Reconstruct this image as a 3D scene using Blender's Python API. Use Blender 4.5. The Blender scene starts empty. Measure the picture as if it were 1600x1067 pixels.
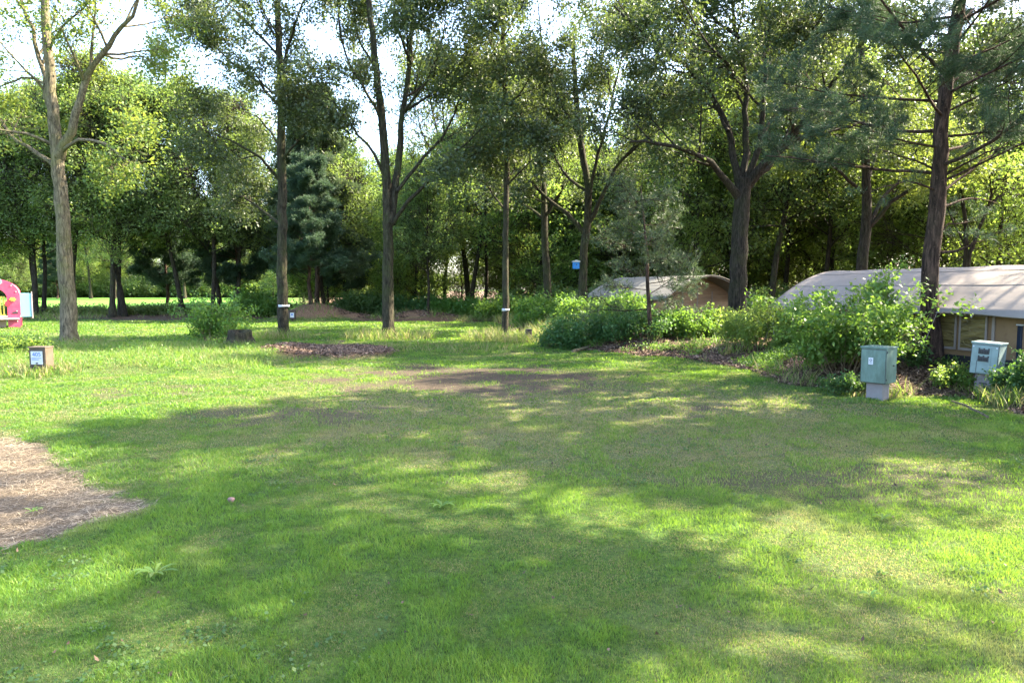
import bpy, math, random
import numpy as np
from mathutils import Vector, Matrix

scene = bpy.context.scene
COL = scene.collection
R = math.radians

# ------------------------------------------------------------------ camera
F = 1067.0                    # focal length in pixels of a 1600 px wide frame (24 mm)
CAMZ = 1.9
PITCH = math.atan(81.5 / F)
cam_d = bpy.data.cameras.new("camera")
cam_d.sensor_width = 36.0
cam_d.lens = 24.0
cam_d.clip_start = 0.05
cam_d.clip_end = 3000
cam = bpy.data.objects.new("camera", cam_d)
COL.objects.link(cam)
cam.location = (0, 0, CAMZ)
cam.rotation_euler = (R(90) - PITCH, 0, 0)
scene.camera = cam

# ------------------------------------------------------------------ light
SUN_AZ, SUN_EL = R(71), R(43)   # azimuth clockwise from the view direction (+Y)
world = bpy.data.worlds.new("World")
scene.world = world
world.use_nodes = True
wn = world.node_tree
bg = wn.nodes["Background"]
sky = wn.nodes.new("ShaderNodeTexSky")
sky.sky_type = 'NISHITA'
sky.sun_disc = False
sky.sun_elevation = SUN_EL
sky.sun_rotation = SUN_AZ
sky.air_density = 1.0
sky.dust_density = 2.5
sky.ozone_density = 1.5
wn.links.new(sky.outputs[0], bg.inputs[0])
bg.inputs[1].default_value = 0.15
sd = Vector((math.sin(SUN_AZ) * math.cos(SUN_EL), math.cos(SUN_AZ) * math.cos(SUN_EL), math.sin(SUN_EL)))
sun_d = bpy.data.lights.new("sun", 'SUN')
sun_d.energy = 5.0
sun_d.angle = R(0.55)
sun_d.color = (1.0, 0.89, 0.68)
sun = bpy.data.objects.new("sun", sun_d)
COL.objects.link(sun)
sun.rotation_euler = sd.to_track_quat('Z', 'Y').to_euler()
sun.location = (30, 5, 40)
scene.view_settings.view_transform = 'Standard'
scene.view_settings.look = 'None'
scene.view_settings.gamma = 1.0
scene.view_settings.use_curve_mapping = False
scene.view_settings.exposure = 2.95
cy = scene.cycles
cy.max_bounces = 7
cy.diffuse_bounces = 4
cy.glossy_bounces = 2
cy.transmission_bounces = 4
cy.transparent_max_bounces = 4
cy.caustics_reflective = False
cy.caustics_refractive = False

# ------------------------------------------------------------------ helpers
def P(x, y, d):
    """world point that lies at depth d (metres along +Y) behind photo pixel x, y"""
    u = (x - 800.0) / F
    v = (533.5 - y) / F
    cp, sp = math.cos(PITCH), math.sin(PITCH)
    dx, dy, dz = u, cp + v * sp, -sp + v * cp
    k = d / dy
    return np.array([dx * k, d, CAMZ + dz * k])

def G(x, y, z=0.0):
    u = (x - 800.0) / F
    v = (533.5 - y) / F
    cp, sp = math.cos(PITCH), math.sin(PITCH)
    dx, dy, dz = u, cp + v * sp, -sp + v * cp
    k = (z - CAMZ) / dz
    return np.array([dx * k, dy * k])

def hash2(ix, iy, seed):
    h = (ix.astype(np.int64) * 374761393 + iy.astype(np.int64) * 668265263 + seed * 1442695041) & 0xffffffff
    h = ((h ^ (h >> 13)) * 1274126177) & 0xffffffff
    h = (h ^ (h >> 16)) & 0xffffffff
    return h / 4294967295.0

def vnoise(x, y, seed=0):
    x = np.asarray(x, float); y = np.asarray(y, float)
    ix = np.floor(x); iy = np.floor(y)
    fx = x - ix; fy = y - iy
    fx = fx * fx * (3 - 2 * fx); fy = fy * fy * (3 - 2 * fy)
    a = hash2(ix, iy, seed); b = hash2(ix + 1, iy, seed)
    c = hash2(ix, iy + 1, seed); d = hash2(ix + 1, iy + 1, seed)
    return (a * (1 - fx) + b * fx) * (1 - fy) + (c * (1 - fx) + d * fx) * fy

def fbm(x, y, seed=0, o=4):
    s = 0; a = 0.5; t = 0
    for i in range(o):
        s = s + a * vnoise(x * 2 ** i, y * 2 ** i, seed + i * 17); t += a; a *= 0.55
    return s / t

def sstep(a, b, x):
    t = np.clip((x - a) / (b - a), 0, 1)
    return t * t * (3 - 2 * t)

def poly_sd(px, py, poly):
    """signed distance to a closed polygon, positive inside"""
    px = np.asarray(px, float); py = np.asarray(py, float)
    d2 = np.full(px.shape, 1e18); ins = np.zeros(px.shape, bool)
    n = len(poly)
    for i in range(n):
        ax, ay = poly[i]; bx, by = poly[(i + 1) % n]
        ex, ey = bx - ax, by - ay
        t = np.clip(((px - ax) * ex + (py - ay) * ey) / (ex * ex + ey * ey + 1e-12), 0, 1)
        qx, qy = px - ax - t * ex, py - ay - t * ey
        d2 = np.minimum(d2, qx * qx + qy * qy)
        if abs(ey) > 1e-12:
            c = ((ay > py) != (by > py)) & (px < ex * (py - ay) / ey + ax)
            ins ^= c
    d = np.sqrt(d2)
    return np.where(ins, d, -d)

# ---- plan of the ground (all in metres; measured from the photo)
_edge = [G(*p) for p in [(700, 503), (765, 504), (800, 512), (838, 530), (870, 539), (905, 548), (960, 553), (1060, 563), (1140, 573),
                         (1180, 585), (1225, 600), (1330, 612), (1410, 618), (1500, 622), (1550, 632), (1610, 656)]]
BERM = _edge + [np.array(p) for p in [(9.0, 7.4), (11.5, 3.0), (14.0, -6.0), (18, -60), (320, -60), (320, 900), (-600, 600.), (-600, 900.), (-190, 620.), (-52, 170.), (-15.5, 50.5), (-320, 50.5), (-320, 46), (-36, 45.0), (-12, 43.0), (-9, 40.5)]]
STRAW = [G(*p) for p in [(-60, 668), (20, 680), (62, 694), (92, 718), (112, 735), (150, 755), (185, 776), (238, 797), (205, 810), (150, 822), (90, 842), (50, 853), (0, 868), (-120, 905), (-420, 990), (-500, 660)]]
SOILC = G(725, 592); MULC = G(520, 551)
MOUND = [(G(508, 497), 2.2, 1.9, 1.05), (G(675, 494), 2.2, 1.3, 0.45), (G(585, 494), 1.5, 1.0, 0.2)]
MOUND = [((c[0], 42.8), a, b, h) for c, a, b, h in MOUND]

def masks(x, y):
    x = np.asarray(x, float); y = np.asarray(y, float)
    n1 = fbm(x * 1.3, y * 1.3, 3); n2 = fbm(x * 0.45, y * 0.45, 9)
    b = poly_sd(x, y, BERM)
    m = {}
    m['bd'] = b
    m['berm'] = sstep(-0.12, 0.25, b + (n1 - .5) * 0.5)
    st = poly_sd(x, y, STRAW)
    m['straw'] = sstep(-0.05, 0.08, st + (fbm(x * 3, y * 3, 5) - .5) * 0.4)
    e = ((x - SOILC[0] - .2) / 3.5) ** 2 + ((y - SOILC[1]) / 2.6) ** 2
    soil = sstep(1.5, 0.1, e + (n1 - .5) * 2.4)
    e2 = ((x + 3.4) / 1.6) ** 2 + ((y - 10.2) / 0.9) ** 2
    soil = np.maximum(soil, sstep(1.3, .3, e2 + (n1 - .5) * 2.5) * .75)
    e3 = ((x + 6.6) / 1.4) ** 2 + ((y - 12.6) / 0.9) ** 2
    soil = np.maximum(soil, sstep(1.3, .3, e3 + (n1 - .5) * 2.5) * .6)
    e4 = ((x - 3.6) / 1.9) ** 2 + ((y - 6.6) / 0.7) ** 2
    soil = np.maximum(soil, sstep(1.4, .3, e4 + (n1 - .5) * 2.6) * .65)
    soil = np.maximum(soil, sstep(.70, .80, n1) * sstep(.45, .62, n2) * sstep(4.0, 6.5, y) * .8)
    m['soil'] = soil * (y < 30)
    # thin worn turf in the middle of the pitch
    e5 = ((x - 0.8) / 6.0) ** 2 + ((y - 10.5) / 4.5) ** 2
    m['worn'] = sstep(1.3, .2, e5) * .48 + .25 * sstep(.45, .75, n2)
    mm = ((x - MULC[0]) / 2.1) ** 2 + ((y - MULC[1]) / 2.0) ** 2
    m['mulch'] = sstep(1.25, .6, mm + (n1 - .5) * 1.1)
    sand = np.zeros_like(x)
    for c, a, bb, h in MOUND:
        sand = np.maximum(sand, sstep(1.9, .7, ((x - c[0]) / a) ** 2 + ((y - c[1]) / bb) ** 2 + (n1 - .5) * .6))
    m['sand'] = sand
    m['rough'] = sstep(15.0, 16.0, y + (n1 - .5) * 1.6) * sstep(22.6, 21.4, y + (n1 - .5) * 2) * sstep(-5.6, -7.0, x + (n2 - .5) * 2)
    m['field'] = sstep(50.0, 51.5, y) * (b < 0)
    m['path'] = sstep(40.8, 41.6, y + (n1 - .5)) * sstep(45.5, 43.5, y) * sstep(-14.5, -16.5, x) * (x > -26)
    m['n1'] = n1; m['n2'] = n2
    return m

def height(x, y, m=None):
    if m is None: m = masks(x, y)
    x = np.asarray(x, float); y = np.asarray(y, float)
    b = m['bd']
    near = sstep(40, 30, y)
    z = sstep(0.0, 1.7, b) * (0.10 + 0.24 * near)
    z = z + np.clip(b, 0, 1.5) * (fbm(x * .8, y * .8, 31) - .5) * .22
    for c, a, bb, h in MOUND:
        z = z + h * np.exp(-1.3 * (((x - c[0]) / a) ** 2 + ((y - c[1]) / bb) ** 2))
    z = z + m['rough'] * .14 + m['mulch'] * .13
    z = z + (fbm(x * .35, y * .35, 41) - .5) * .12 * sstep(0, 6, y) + (fbm(x * 3, y * 3, 43) - .5) * .025
    z = z - m['straw'] * .02
    return z

def zat(x, y):
    return float(height(np.array([x]), np.array([y]))[0])

def make_mesh(name, verts, faces, mat, attrs=None, smooth=False):
    """faces: (M,k) int array"""
    me = bpy.data.meshes.new(name)
    verts = np.asarray(verts, np.float32); faces = np.asarray(faces, np.int32)
    M, k = faces.shape
    me.vertices.add(len(verts)); me.vertices.foreach_set("co", verts.ravel())
    me.loops.add(M * k); me.loops.foreach_set("vertex_index", faces.ravel())
    me.polygons.add(M)
    me.polygons.foreach_set("loop_start", np.arange(0, M * k, k, dtype=np.int32))
    me.polygons.foreach_set("loop_total", np.full(M, k, np.int32))
    if smooth:
        me.polygons.foreach_set("use_smooth", np.ones(M, bool))
    for an, av in (attrs or {}).items():
        a = me.attributes.new(an, 'FLOAT', 'POINT')
        a.data.foreach_set("value", np.asarray(av, np.float32))
    me.update(calc_edges=True)
    if mat: me.materials.append(mat)
    return me

def link(name, me, parent=None, loc=None):
    o = bpy.data.objects.new(name, me)
    COL.objects.link(o)
    if parent is not None: o.parent = parent
    if loc is not None: o.location = loc
    return o

def tag(o, label=None, cat=None, group=None, kind=None):
    if label: o["label"] = label
    if cat: o["category"] = cat
    if group: o["group"] = group
    if kind: o["kind"] = kind
    return o

def empty(name, loc, label, cat, group=None, rz=0.0):
    o = bpy.data.objects.new(name, None)
    o.empty_display_size = .3
    COL.objects.link(o)
    o.location = loc; o.rotation_euler = (0, 0, rz)
    return tag(o, label, cat, group)

def copy_tree(root, loc, rz, sc, label, group):
    r = root.copy(); COL.objects.link(r)
    r.location = loc; r.rotation_euler = (0, 0, rz); r.scale = (sc, sc, sc)
    r["label"] = label
    if group: r["group"] = group
    for ch in root.children:
        c = ch.copy(); COL.objects.link(c); c.parent = r
    return r

# ------------------------------------------------------------------ materials
def new_mat(name):
    m = bpy.data.materials.new(name); m.use_nodes = True
    nt = m.node_tree
    for n in list(nt.nodes): nt.nodes.remove(n)
    out = nt.nodes.new("ShaderNodeOutputMaterial")
    return m, nt, out

def nd(nt, t, **kw):
    n = nt.nodes.new(t)
    for k, v in kw.items():
        if k.startswith('i_'): n.inputs[k[2:].replace('_', ' ')].default_value = v
        else: setattr(n, k, v)
    return n

def ramp(nt, fac, stops):
    r = nt.nodes.new("ShaderNodeValToRGB")
    el = r.color_ramp.elements
    while len(el) > 1: el.remove(el[-1])
    el[0].position = stops[0][0]; el[0].color = (*stops[0][1], 1)
    for p, c in stops[1:]:
        e = el.new(p); e.color = (*c, 1)
    nt.links.new(fac, r.inputs[0])
    return r.outputs[0]

def mixc(nt, fac, a, b, mode='MIX'):
    m = nt.nodes.new("ShaderNodeMix"); m.data_type = 'RGBA'; m.blend_type = mode
    for s, v in ((m.inputs[0], fac), (m.inputs[6], a), (m.inputs[7], b)):
        if hasattr(v, 'is_output'): nt.links.new(v, s)
        elif isinstance(v, (int, float)): s.default_value = v
        else: s.default_value = (*v, 1)
    return m.outputs[2]

def noise(nt, scale, detail=4, rough=.55, vec=None, dist=0):
    n = nt.nodes.new("ShaderNodeTexNoise")
    n.inputs['Scale'].default_value = scale; n.inputs['Detail'].default_value = detail
    n.inputs['Roughness'].default_value = rough; n.inputs['Distortion'].default_value = dist
    if vec is not None: nt.links.new(vec, n.inputs['Vector'])
    return n.outputs[0]

def objco(nt, scale=(1, 1, 1)):
    t = nt.nodes.new("ShaderNodeTexCoord")
    mp = nt.nodes.new("ShaderNodeMapping"); mp.inputs['Scale'].default_value = scale
    nt.links.new(t.outputs['Object'], mp.inputs[0])
    return mp.outputs[0]

def attr(nt, name):
    a = nt.nodes.new("ShaderNodeAttribute"); a.attribute_name = name
    return a.outputs['Fac']

def leaf_mat(name, stops, tcol, tw=.4, rough=.42, spec=.5, autumn=None, hs=.35):
    m, nt, out = new_mat(name)
    c = ramp(nt, attr(nt, 'rnd'), stops)
    if autumn:
        n = noise(nt, hs, 3, .6, objco(nt))
        c = mixc(nt, ramp(nt, n, [(.52, (0, 0, 0)), (.75, (.7, .7, .7))]), c, autumn)
    oi = nt.nodes.new("ShaderNodeObjectInfo")
    hv = nt.nodes.new("ShaderNodeHueSaturation")
    mr = nt.nodes.new("ShaderNodeMapRange"); mr.inputs[3].default_value = .475; mr.inputs[4].default_value = .515
    nt.links.new(oi.outputs['Random'], mr.inputs[0]); nt.links.new(mr.outputs[0], hv.inputs['Hue'])
    nt.links.new(c, hv.inputs['Color'])
    c = hv.outputs[0]
    p = nt.nodes.new("ShaderNodeBsdfPrincipled")
    nt.links.new(c, p.inputs['Base Color'])
    p.inputs['Roughness'].default_value = rough
    p.inputs['Specular IOR Level'].default_value = spec
    t = nt.nodes.new("ShaderNodeBsdfTranslucent")
    tc = mixc(nt, .65, c, tcol)
    nt.links.new(tc, t.inputs[0])
    mx = nt.nodes.new("ShaderNodeMixShader"); mx.inputs[0].default_value = tw
    nt.links.new(p.outputs[0], mx.inputs[1]); nt.links.new(t.outputs[0], mx.inputs[2])
    nt.links.new(mx.outputs[0], out.inputs[0])
    return m

def bark_mat(name, c1, c2, moss=(.10, .12, .03), mossw=.35, sc=1.0):
    m, nt, out = new_mat(name)
    v = objco(nt, (sc * 9, sc * 9, sc * 1.6))
    n = noise(nt, 2.2, 8, .7, v, .6)
    c = ramp(nt, n, [(.36, tuple(a * .35 for a in c1)), (.48, c1), (.66, c2)])
    n2 = noise(nt, 1.3, 4, .65, objco(nt))
    c = mixc(nt, ramp(nt, n2, [(.48, (0, 0, 0)), (.72, (mossw,) * 3)]), c, moss)
    n3 = noise(nt, 14, 3, .6, objco(nt))
    c = mixc(nt, ramp(nt, n3, [(.62, (0, 0, 0)), (.7, (.35,) * 3)]), c, tuple(min(1, a * 1.7) for a in c2))
    p = nd(nt, "ShaderNodeBsdfPrincipled"); p.inputs['Roughness'].default_value = .95
    p.inputs['Specular IOR Level'].default_value = .2
    nt.links.new(c, p.inputs['Base Color'])
    b = nt.nodes.new("ShaderNodeBump"); b.inputs['Strength'].default_value = 1.0; b.inputs['Distance'].default_value = .05
    nt.links.new(n, b.inputs['Height']); nt.links.new(b.outputs[0], p.inputs['Normal'])
    nt.links.new(p.outputs[0], out.inputs[0])
    return m

def plain(name, col, rough=.6, var=.15, scale=6, bump=0.0, spec=.4, dirt=None, dirtsc=3, stretch=(1, 1, 1)):
    m, nt, out = new_mat(name)
    n = noise(nt, scale, 5, .6, objco(nt, stretch))
    c = ramp(nt, n, [(.3, tuple(a * (1 - var) for a in col)), (.7, tuple(min(1, a * (1 + var)) for a in col))])
    if dirt:
        n2 = noise(nt, dirtsc, 6, .7, objco(nt, stretch))
        c = mixc(nt, ramp(nt, n2, [(.45, (0, 0, 0)), (.7, (.8,) * 3)]), c, dirt)
    p = nd(nt, "ShaderNodeBsdfPrincipled"); p.inputs['Roughness'].default_value = rough
    p.inputs['Specular IOR Level'].default_value = spec
    nt.links.new(c, p.inputs['Base Color'])
    if bump:
        b = nt.nodes.new("ShaderNodeBump"); b.inputs['Strength'].default_value = bump; b.inputs['Distance'].default_value = .02
        nt.links.new(n, b.inputs['Height']); nt.links.new(b.outputs[0], p.inputs['Normal'])
    nt.links.new(p.outputs[0], out.inputs[0])
    return m

M = {}
M['oak_leaf'] = leaf_mat('oak_leaf', [(0, (.030, .050, .027)), (.5, (.046, .074, .036)), (.85, (.072, .105, .042)), (1, (.14, .12, .055))], (.22, .30, .05), .30, .5, .45, autumn=(.12, .105, .055))
M['light_leaf'] = leaf_mat('light_leaf', [(0, (.060, .105, .025)), (.6, (.085, .14, .030)), (1, (.15, .17, .045))], (.36, .44, .06), .42, .5, .35)
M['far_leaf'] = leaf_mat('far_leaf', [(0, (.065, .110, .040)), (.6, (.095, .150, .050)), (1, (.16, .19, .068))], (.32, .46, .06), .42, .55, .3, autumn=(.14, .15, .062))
M['bright_leaf'] = leaf_mat('bright_leaf', [(0, (.065, .125, .030)), (.6, (.095, .17, .040)), (1, (.16, .20, .055))], (.38, .52, .07), .5, .55, .3)
M['shrub_leaf'] = leaf_mat('shrub_leaf', [(0, (.050, .12, .030)), (.6, (.080, .17, .035)), (.95, (.15, .22, .05)), (1, (.20, .11, .045))], (.30, .50, .05), .40, .5, .3)
M['dark_shrub'] = leaf_mat('dark_shrub', [(0, (.030, .075, .028)), (.6, (.050, .11, .035)), (1, (.09, .15, .045))], (.2, .38, .05), .34, .5, .28)
M['needle'] = leaf_mat('needle', [(0, (.024, .050, .030)), (.6, (.042, .078, .042)), (1, (.08, .115, .055))], (.12, .20, .08), .22, .6, .25)
M['needle_pale'] = leaf_mat('needle_pale', [(0, (.032, .058, .030)), (.6, (.052, .085, .040)), (1, (.10, .12, .055))], (.2, .30, .1), .25, .5, .4)
M['bark'] = bark_mat('bark', (.032, .027, .018), (.080, .068, .045), (.055, .072, .020), .7)
M['bark_pale'] = bark_mat('bark_pale', (.115, .095, .062), (.25, .205, .135), (.16, .165, .045), .6)
M['bark_dark'] = bark_mat('bark_dark', (.026, .021, .016), (.066, .053, .040), (.055, .062, .02), .4)
M['bark_pine'] = bark_mat('bark_pine', (.038, .023, .018), (.115, .070, .050), (.06, .065, .03), .15, .8)
M['twig'] = plain('twig', (.16, .12, .07), .9, .3, 8)

def grass_mat():
    m, nt, out = new_mat('grass_blades')
    g = ramp(nt, attr(nt, 'rnd'), [(0, (.020, .055, .014)), (.5, (.066, .155, .030)), (.85, (.118, .22, .036)), (1, (.20, .27, .050))])
    d = ramp(nt, attr(nt, 'rnd'), [(0, (.20, .16, .075)), (1, (.40, .33, .17))])
    c = mixc(nt, attr(nt, 'dry'), g, d)
    p = nt.nodes.new("ShaderNodeBsdfPrincipled"); nt.links.new(c, p.inputs['Base Color'])
    p.inputs['Roughness'].default_value = .5; p.inputs['Specular IOR Level'].default_value = .35
    t = nt.nodes.new("ShaderNodeBsdfTranslucent")
    tc = mixc(nt, .5, c, (.36, .56, .03)); tc = mixc(nt, attr(nt, 'dry'), tc, (.4, .33, .16))
    nt.links.new(tc, t.inputs[0])
    mx = nt.nodes.new("ShaderNodeMixShader"); mx.inputs[0].default_value = .46
    nt.links.new(p.outputs[0], mx.inputs[1]); nt.links.new(t.outputs[0], mx.inputs[2])
    nt.links.new(mx.outputs[0], out.inputs[0])
    return m
M['grass'] = grass_mat()

def ground_mat():
    m, nt, out = new_mat('ground_sheet')
    co = objco(nt)
    f = noise(nt, 22, 6, .7, co); f2 = noise(nt, 3.0, 5, .6, co); f3 = noise(nt, 70, 4, .7, co)
    grass = ramp(nt, f, [(.3, (.022, .034, .012)), (.5, (.050, .092, .020)), (.7, (.10, .155, .035))])
    grass = mixc(nt, ramp(nt, f2, [(.5, (0, 0, 0)), (.75, (.5,) * 3)]), grass, (.13, .14, .045))
    worn = ramp(nt, f, [(.3, (.10, .085, .05)), (.6, (.19, .17, .095)), (.75, (.13, .15, .05))])
    c = mixc(nt, attr(nt, 'worn'), grass, worn)
    field = ramp(nt, f2, [(.3, (.07, .165, .025)), (.7, (.10, .21, .032))])
    c = mixc(nt, attr(nt, 'field'), c, field)
    soil = ramp(nt, f3, [(.3, (.022, .017, .012)), (.5, (.062, .048, .034)), (.7, (.12, .094, .066))])
    c = mixc(nt, attr(nt, 'soil'), c, soil)
    lit = ramp(nt, f3, [(.3, (.028, .018, .012)), (.5, (.085, .055, .035)), (.62, (.16, .10, .065)), (.75, (.26, .18, .12))])
    c = mixc(nt, attr(nt, 'litter'), c, lit)
    sand = ramp(nt, f, [(.35, (.07, .042, .026)), (.5, (.15, .092, .056)), (.65, (.26, .17, .11))])
    c = mixc(nt, attr(nt, 'sand'), c, sand)
    straw = ramp(nt, f3, [(.3, (.035, .027, .019)), (.5, (.11, .083, .056)), (.7, (.20, .155, .105))])
    c = mixc(nt, attr(nt, 'straw'), c, straw)
    p = nt.nodes.new("ShaderNodeBsdfPrincipled"); nt.links.new(c, p.inputs['Base Color'])
    p.inputs['Roughness'].default_value = .95; p.inputs['Specular IOR Level'].default_value = .1
    b = nt.nodes.new("ShaderNodeBump"); b.inputs['Strength'].default_value = .8; b.inputs['Distance'].default_value = .03
    nt.links.new(f3, b.inputs['Height']); nt.links.new(b.outputs[0], p.inputs['Normal'])
    nt.links.new(p.outputs[0], out.inputs[0])
    return m

# ------------------------------------------------------------------ ground
def axis(lo, hi, flo, fhi, step, grow=1.18):
    a = list(np.arange(flo, fhi + 1e-6, step)); s = step; v = flo
    left = []
    while v > lo: s *= grow; v -= s; left.append(max(v, lo))
    s = step; v = fhi; right = []
    while v < hi: s *= grow; v += s; right.append(min(v, hi))
    return np.array(left[::-1] + a + right)

gx = axis(-900, 900, -26, 22, .14); gy = axis(-60, 1500, 2, 48, .14)
X, Y = np.meshgrid(gx, gy)
x_, y_ = X.ravel(), Y.ravel()
m_ = masks(x_, y_)
z_ = height(x_, y_, m_)
nx, ny = len(gx), len(gy)
ii = (np.arange(ny - 1)[:, None] * nx + np.arange(nx - 1)[None, :]).ravel()
fc = np.stack([ii, ii + 1, ii + nx + 1, ii + nx], 1)
me = make_mesh('ground', np.stack([x_, y_, z_], 1), fc, ground_mat(),
               {'worn': m_['worn'] * (1 - m_['berm']), 'soil': np.maximum(m_['soil'], m_['path'] * .9), 'field': m_['field'],
                'litter': np.maximum(m_['berm'], m_['mulch']) * (1 - m_['sand']), 'sand': m_['sand'], 'straw': m_['straw']}, True)
ground = tag(link('ground', me), 'mown grass lawn with bare soil and straw patches', kind='structure')

# ------------------------------------------------------------------ grass blades
rs = np.random.default_rng(11)

def blades(x, y, z, h, w, lean, rnd, dry):
    n = len(x)
    az = rs.uniform(0, 2 * np.pi, n); la = rs.uniform(0, 2 * np.pi, n)
    px, py = np.cos(az) * w * .5, np.sin(az) * w * .5
    lx, ly = np.cos(la) * lean * h, np.sin(la) * lean * h
    v = np.empty((n, 4, 3))
    v[:, 0] = np.stack([x, y, z - .01], 1)
    v[:, 1] = np.stack([x + px + lx * .35, y + py + ly * .35, z + h * .5], 1)
    v[:, 2] = np.stack([x + lx, y + ly, z + h], 1)
    v[:, 3] = np.stack([x - px + lx * .35, y - py + ly * .35, z + h * .5], 1)
    f = np.arange(n * 4).reshape(n, 4)
    return v.reshape(-1, 3), f, np.repeat(rnd, 4), np.repeat(dry, 4)

def scatter(y0, y1, dens, margin=1.2, xlim=None):
    """random ground points in the part of the lawn in front of the camera between two depths"""
    hw = .80 * y1 + margin
    n = int(dens * 2 * hw * (y1 - y0))
    x = rs.uniform(-hw, hw, n); y = rs.uniform(y0, y1, n)
    k = np.abs(x) < .80 * y + margin
    return x[k], y[k]

VV, FF, RR, DD = [], [], [], []
off = 0
for (y0, y1, dens, w, hh) in [(1.8, 4.2, 17000, .0030, .031), (4.2, 6.5, 9500, .0042, .033), (6.5, 10, 4600, .0075, .036), (10, 16, 1800, .014, .04), (16, 25, 650, .024, .045), (25, 42, 220, .045, .06)]:
    x, y = scatter(y0, y1, dens)
    m = masks(x, y)
    tuft = fbm(x * 2.2, y * 2.2, 77); big = m['n2']; fine = fbm(x * 7, y * 7, 78, 2)
    keep = rs.uniform(0, 1, len(x)) < np.clip(1.15 - 1.1 * m['soil'] - .35 * m['worn'] * (fine > .5) - 1.2 * m['straw'] - 1.25 * m['berm'] - 1.2 * m['mulch'] - m['sand'] - m['path'], 0, 1)
    keep &= rs.uniform(0, 1, len(x)) < np.clip(.45 + 1.6 * (fine - .25), .25, 1)
    x, y, tuft, big, fine = x[keep], y[keep], tuft[keep], big[keep], fine[keep]
    m = {k: v[keep] for k, v in m.items()}
    z = height(x, y, m)
    lush = sstep(.42, .66, tuft) * (1 - .6 * m['worn'])
    h = hh * rs.uniform(.45, 1.15, len(x)) * (.5 + 1.0 * lush)
    dry = np.clip(rs.uniform(0, 1, len(x)) * (.45 + .9 * m['worn'] + .9 * sstep(.55, .3, tuft) * .7) - .40, 0, 1) * 1.5
    dry = np.clip(dry + sstep(.62, .8, fbm(x * .9, y * .9, 90)) * .35, 0, .95)
    v, f, r, d = blades(x, y, z, h, w * rs.uniform(.7, 1.3, len(x)), rs.uniform(.2, 1.1, len(x)), np.clip(rs.uniform(0, 1, len(x)) * .7 + .45 * lush - .1, 0, 1), dry)
    VV.append(v); FF.append(f + off); RR.append(r); DD.append(d); off += len(v)
me = make_mesh('grass', np.concatenate(VV), np.concatenate(FF), M['grass'], {'rnd': np.concatenate(RR), 'dry': np.concatenate(DD)})
tag(link('grass', me), 'short green grass blades of the lawn', 'grass', kind='stuff')

# rough, uncut grass on the low bank at the left and round the tree feet
def rough_patch(x, y, h0, h1, w, dryb):
    z = height(x, y)
    n = len(x)
    return blades(x, y, z, rs.uniform(h0, h1, n) * (.6 + .8 * fbm(x * 1.5, y * 1.5, 55)), w * rs.uniform(.6, 1.3, n), rs.uniform(.2, 1.1, n), rs.uniform(0, 1, n), np.clip(rs.uniform(-.5, 1.0, n) + dryb, 0, 1))
VV, FF, RR, DD = [], [], [], []; off = 0
def addp(t):
    global off
    v, f, r, d = t
    VV.append(v); FF.append(f + off); RR.append(r); DD.append(d); off += len(v)
x = rs.uniform(-24, -4.5, 52000); y = rs.uniform(14.6, 22.8, 52000)
m = masks(x, y); k = (rs.uniform(0, 1, len(x)) < m['rough'] * sstep(.3, .55, m['n1'] + .12)) & (m['mulch'] < .3)
addp(rough_patch(x[k], y[k], .05, .20, .011, -.28))
def ring(px, py, rad, n, h0, h1, dryb=.1, w=.02):
    c = G(px, py); a = rs.uniform(0, 6.28, n); r = rad * np.sqrt(rs.uniform(.0, 1, n))
    addp(rough_patch(c[0] + r * np.cos(a) * 1.5, c[1] + r * np.sin(a), h0, h1, w, dryb))
for t in [(112, 541, .8, 700, .1, .4), (443, 530, .8, 700, .1, .45), (607, 530, 1.2, 1500, .1, .5), (800, 532, 1.3, 1900, .12, .5), (860, 535, 1.2, 900, .1, .4), (62, 585, .6, 500, .08, .3), (1372, 621, .35, 260, .05, .16), (1538, 617, .4, 300, .05, .2), (700, 545, 1.6, 900, .06, .25)]:
    ring(*t)
# long grass on the edge of the bank at the right
t_ = rs.uniform(0, 1, 30000)
ex = np.array([p[0] for p in _edge]); ey = np.array([p[1] for p in _edge]); ti = np.linspace(0, 1, len(ex))
x = np.interp(t_, ti, ex) + rs.normal(.5, .7, 30000); y = np.interp(t_, ti, ey) + rs.normal(.5, .8, 30000)
m = masks(x, y); k = (m['bd'] > -.1) & (rs.uniform(0, 1, len(x)) < sstep(.5, .68, fbm(x * .7, y * .7, 61)) * .8)
addp(rough_patch(x[k], y[k], .08, .38, .018, .12))
x = rs.uniform(-2, 7, 14000); y = rs.uniform(24, 40, 14000); m = masks(x, y)
k = (m['bd'] > .1) & (rs.uniform(0, 1, len(x)) < .7); addp(rough_patch(x[k], y[k], .15, .6, .03, .1))
# forest-floor grass
x = rs.uniform(-40, 30, 22000); y = rs.uniform(41, 50, 22000); m = masks(x, y)
k = (m['sand'] * rs.uniform(.5, 1, len(x)) < .65) & (m['path'] < .3) & (fbm(x * .5, y * .5, 71) > .48); addp(rough_patch(x[k], y[k], .15, .55, .04, .0))
me = make_mesh('rough_grass', np.concatenate(VV), np.concatenate(FF), M['grass'], {'rnd': np.concatenate(RR), 'dry': np.concatenate(DD)})
tag(link('rough_grass', me), 'long uncut grass on the banks and round the tree feet', 'grass', kind='stuff')

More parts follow.
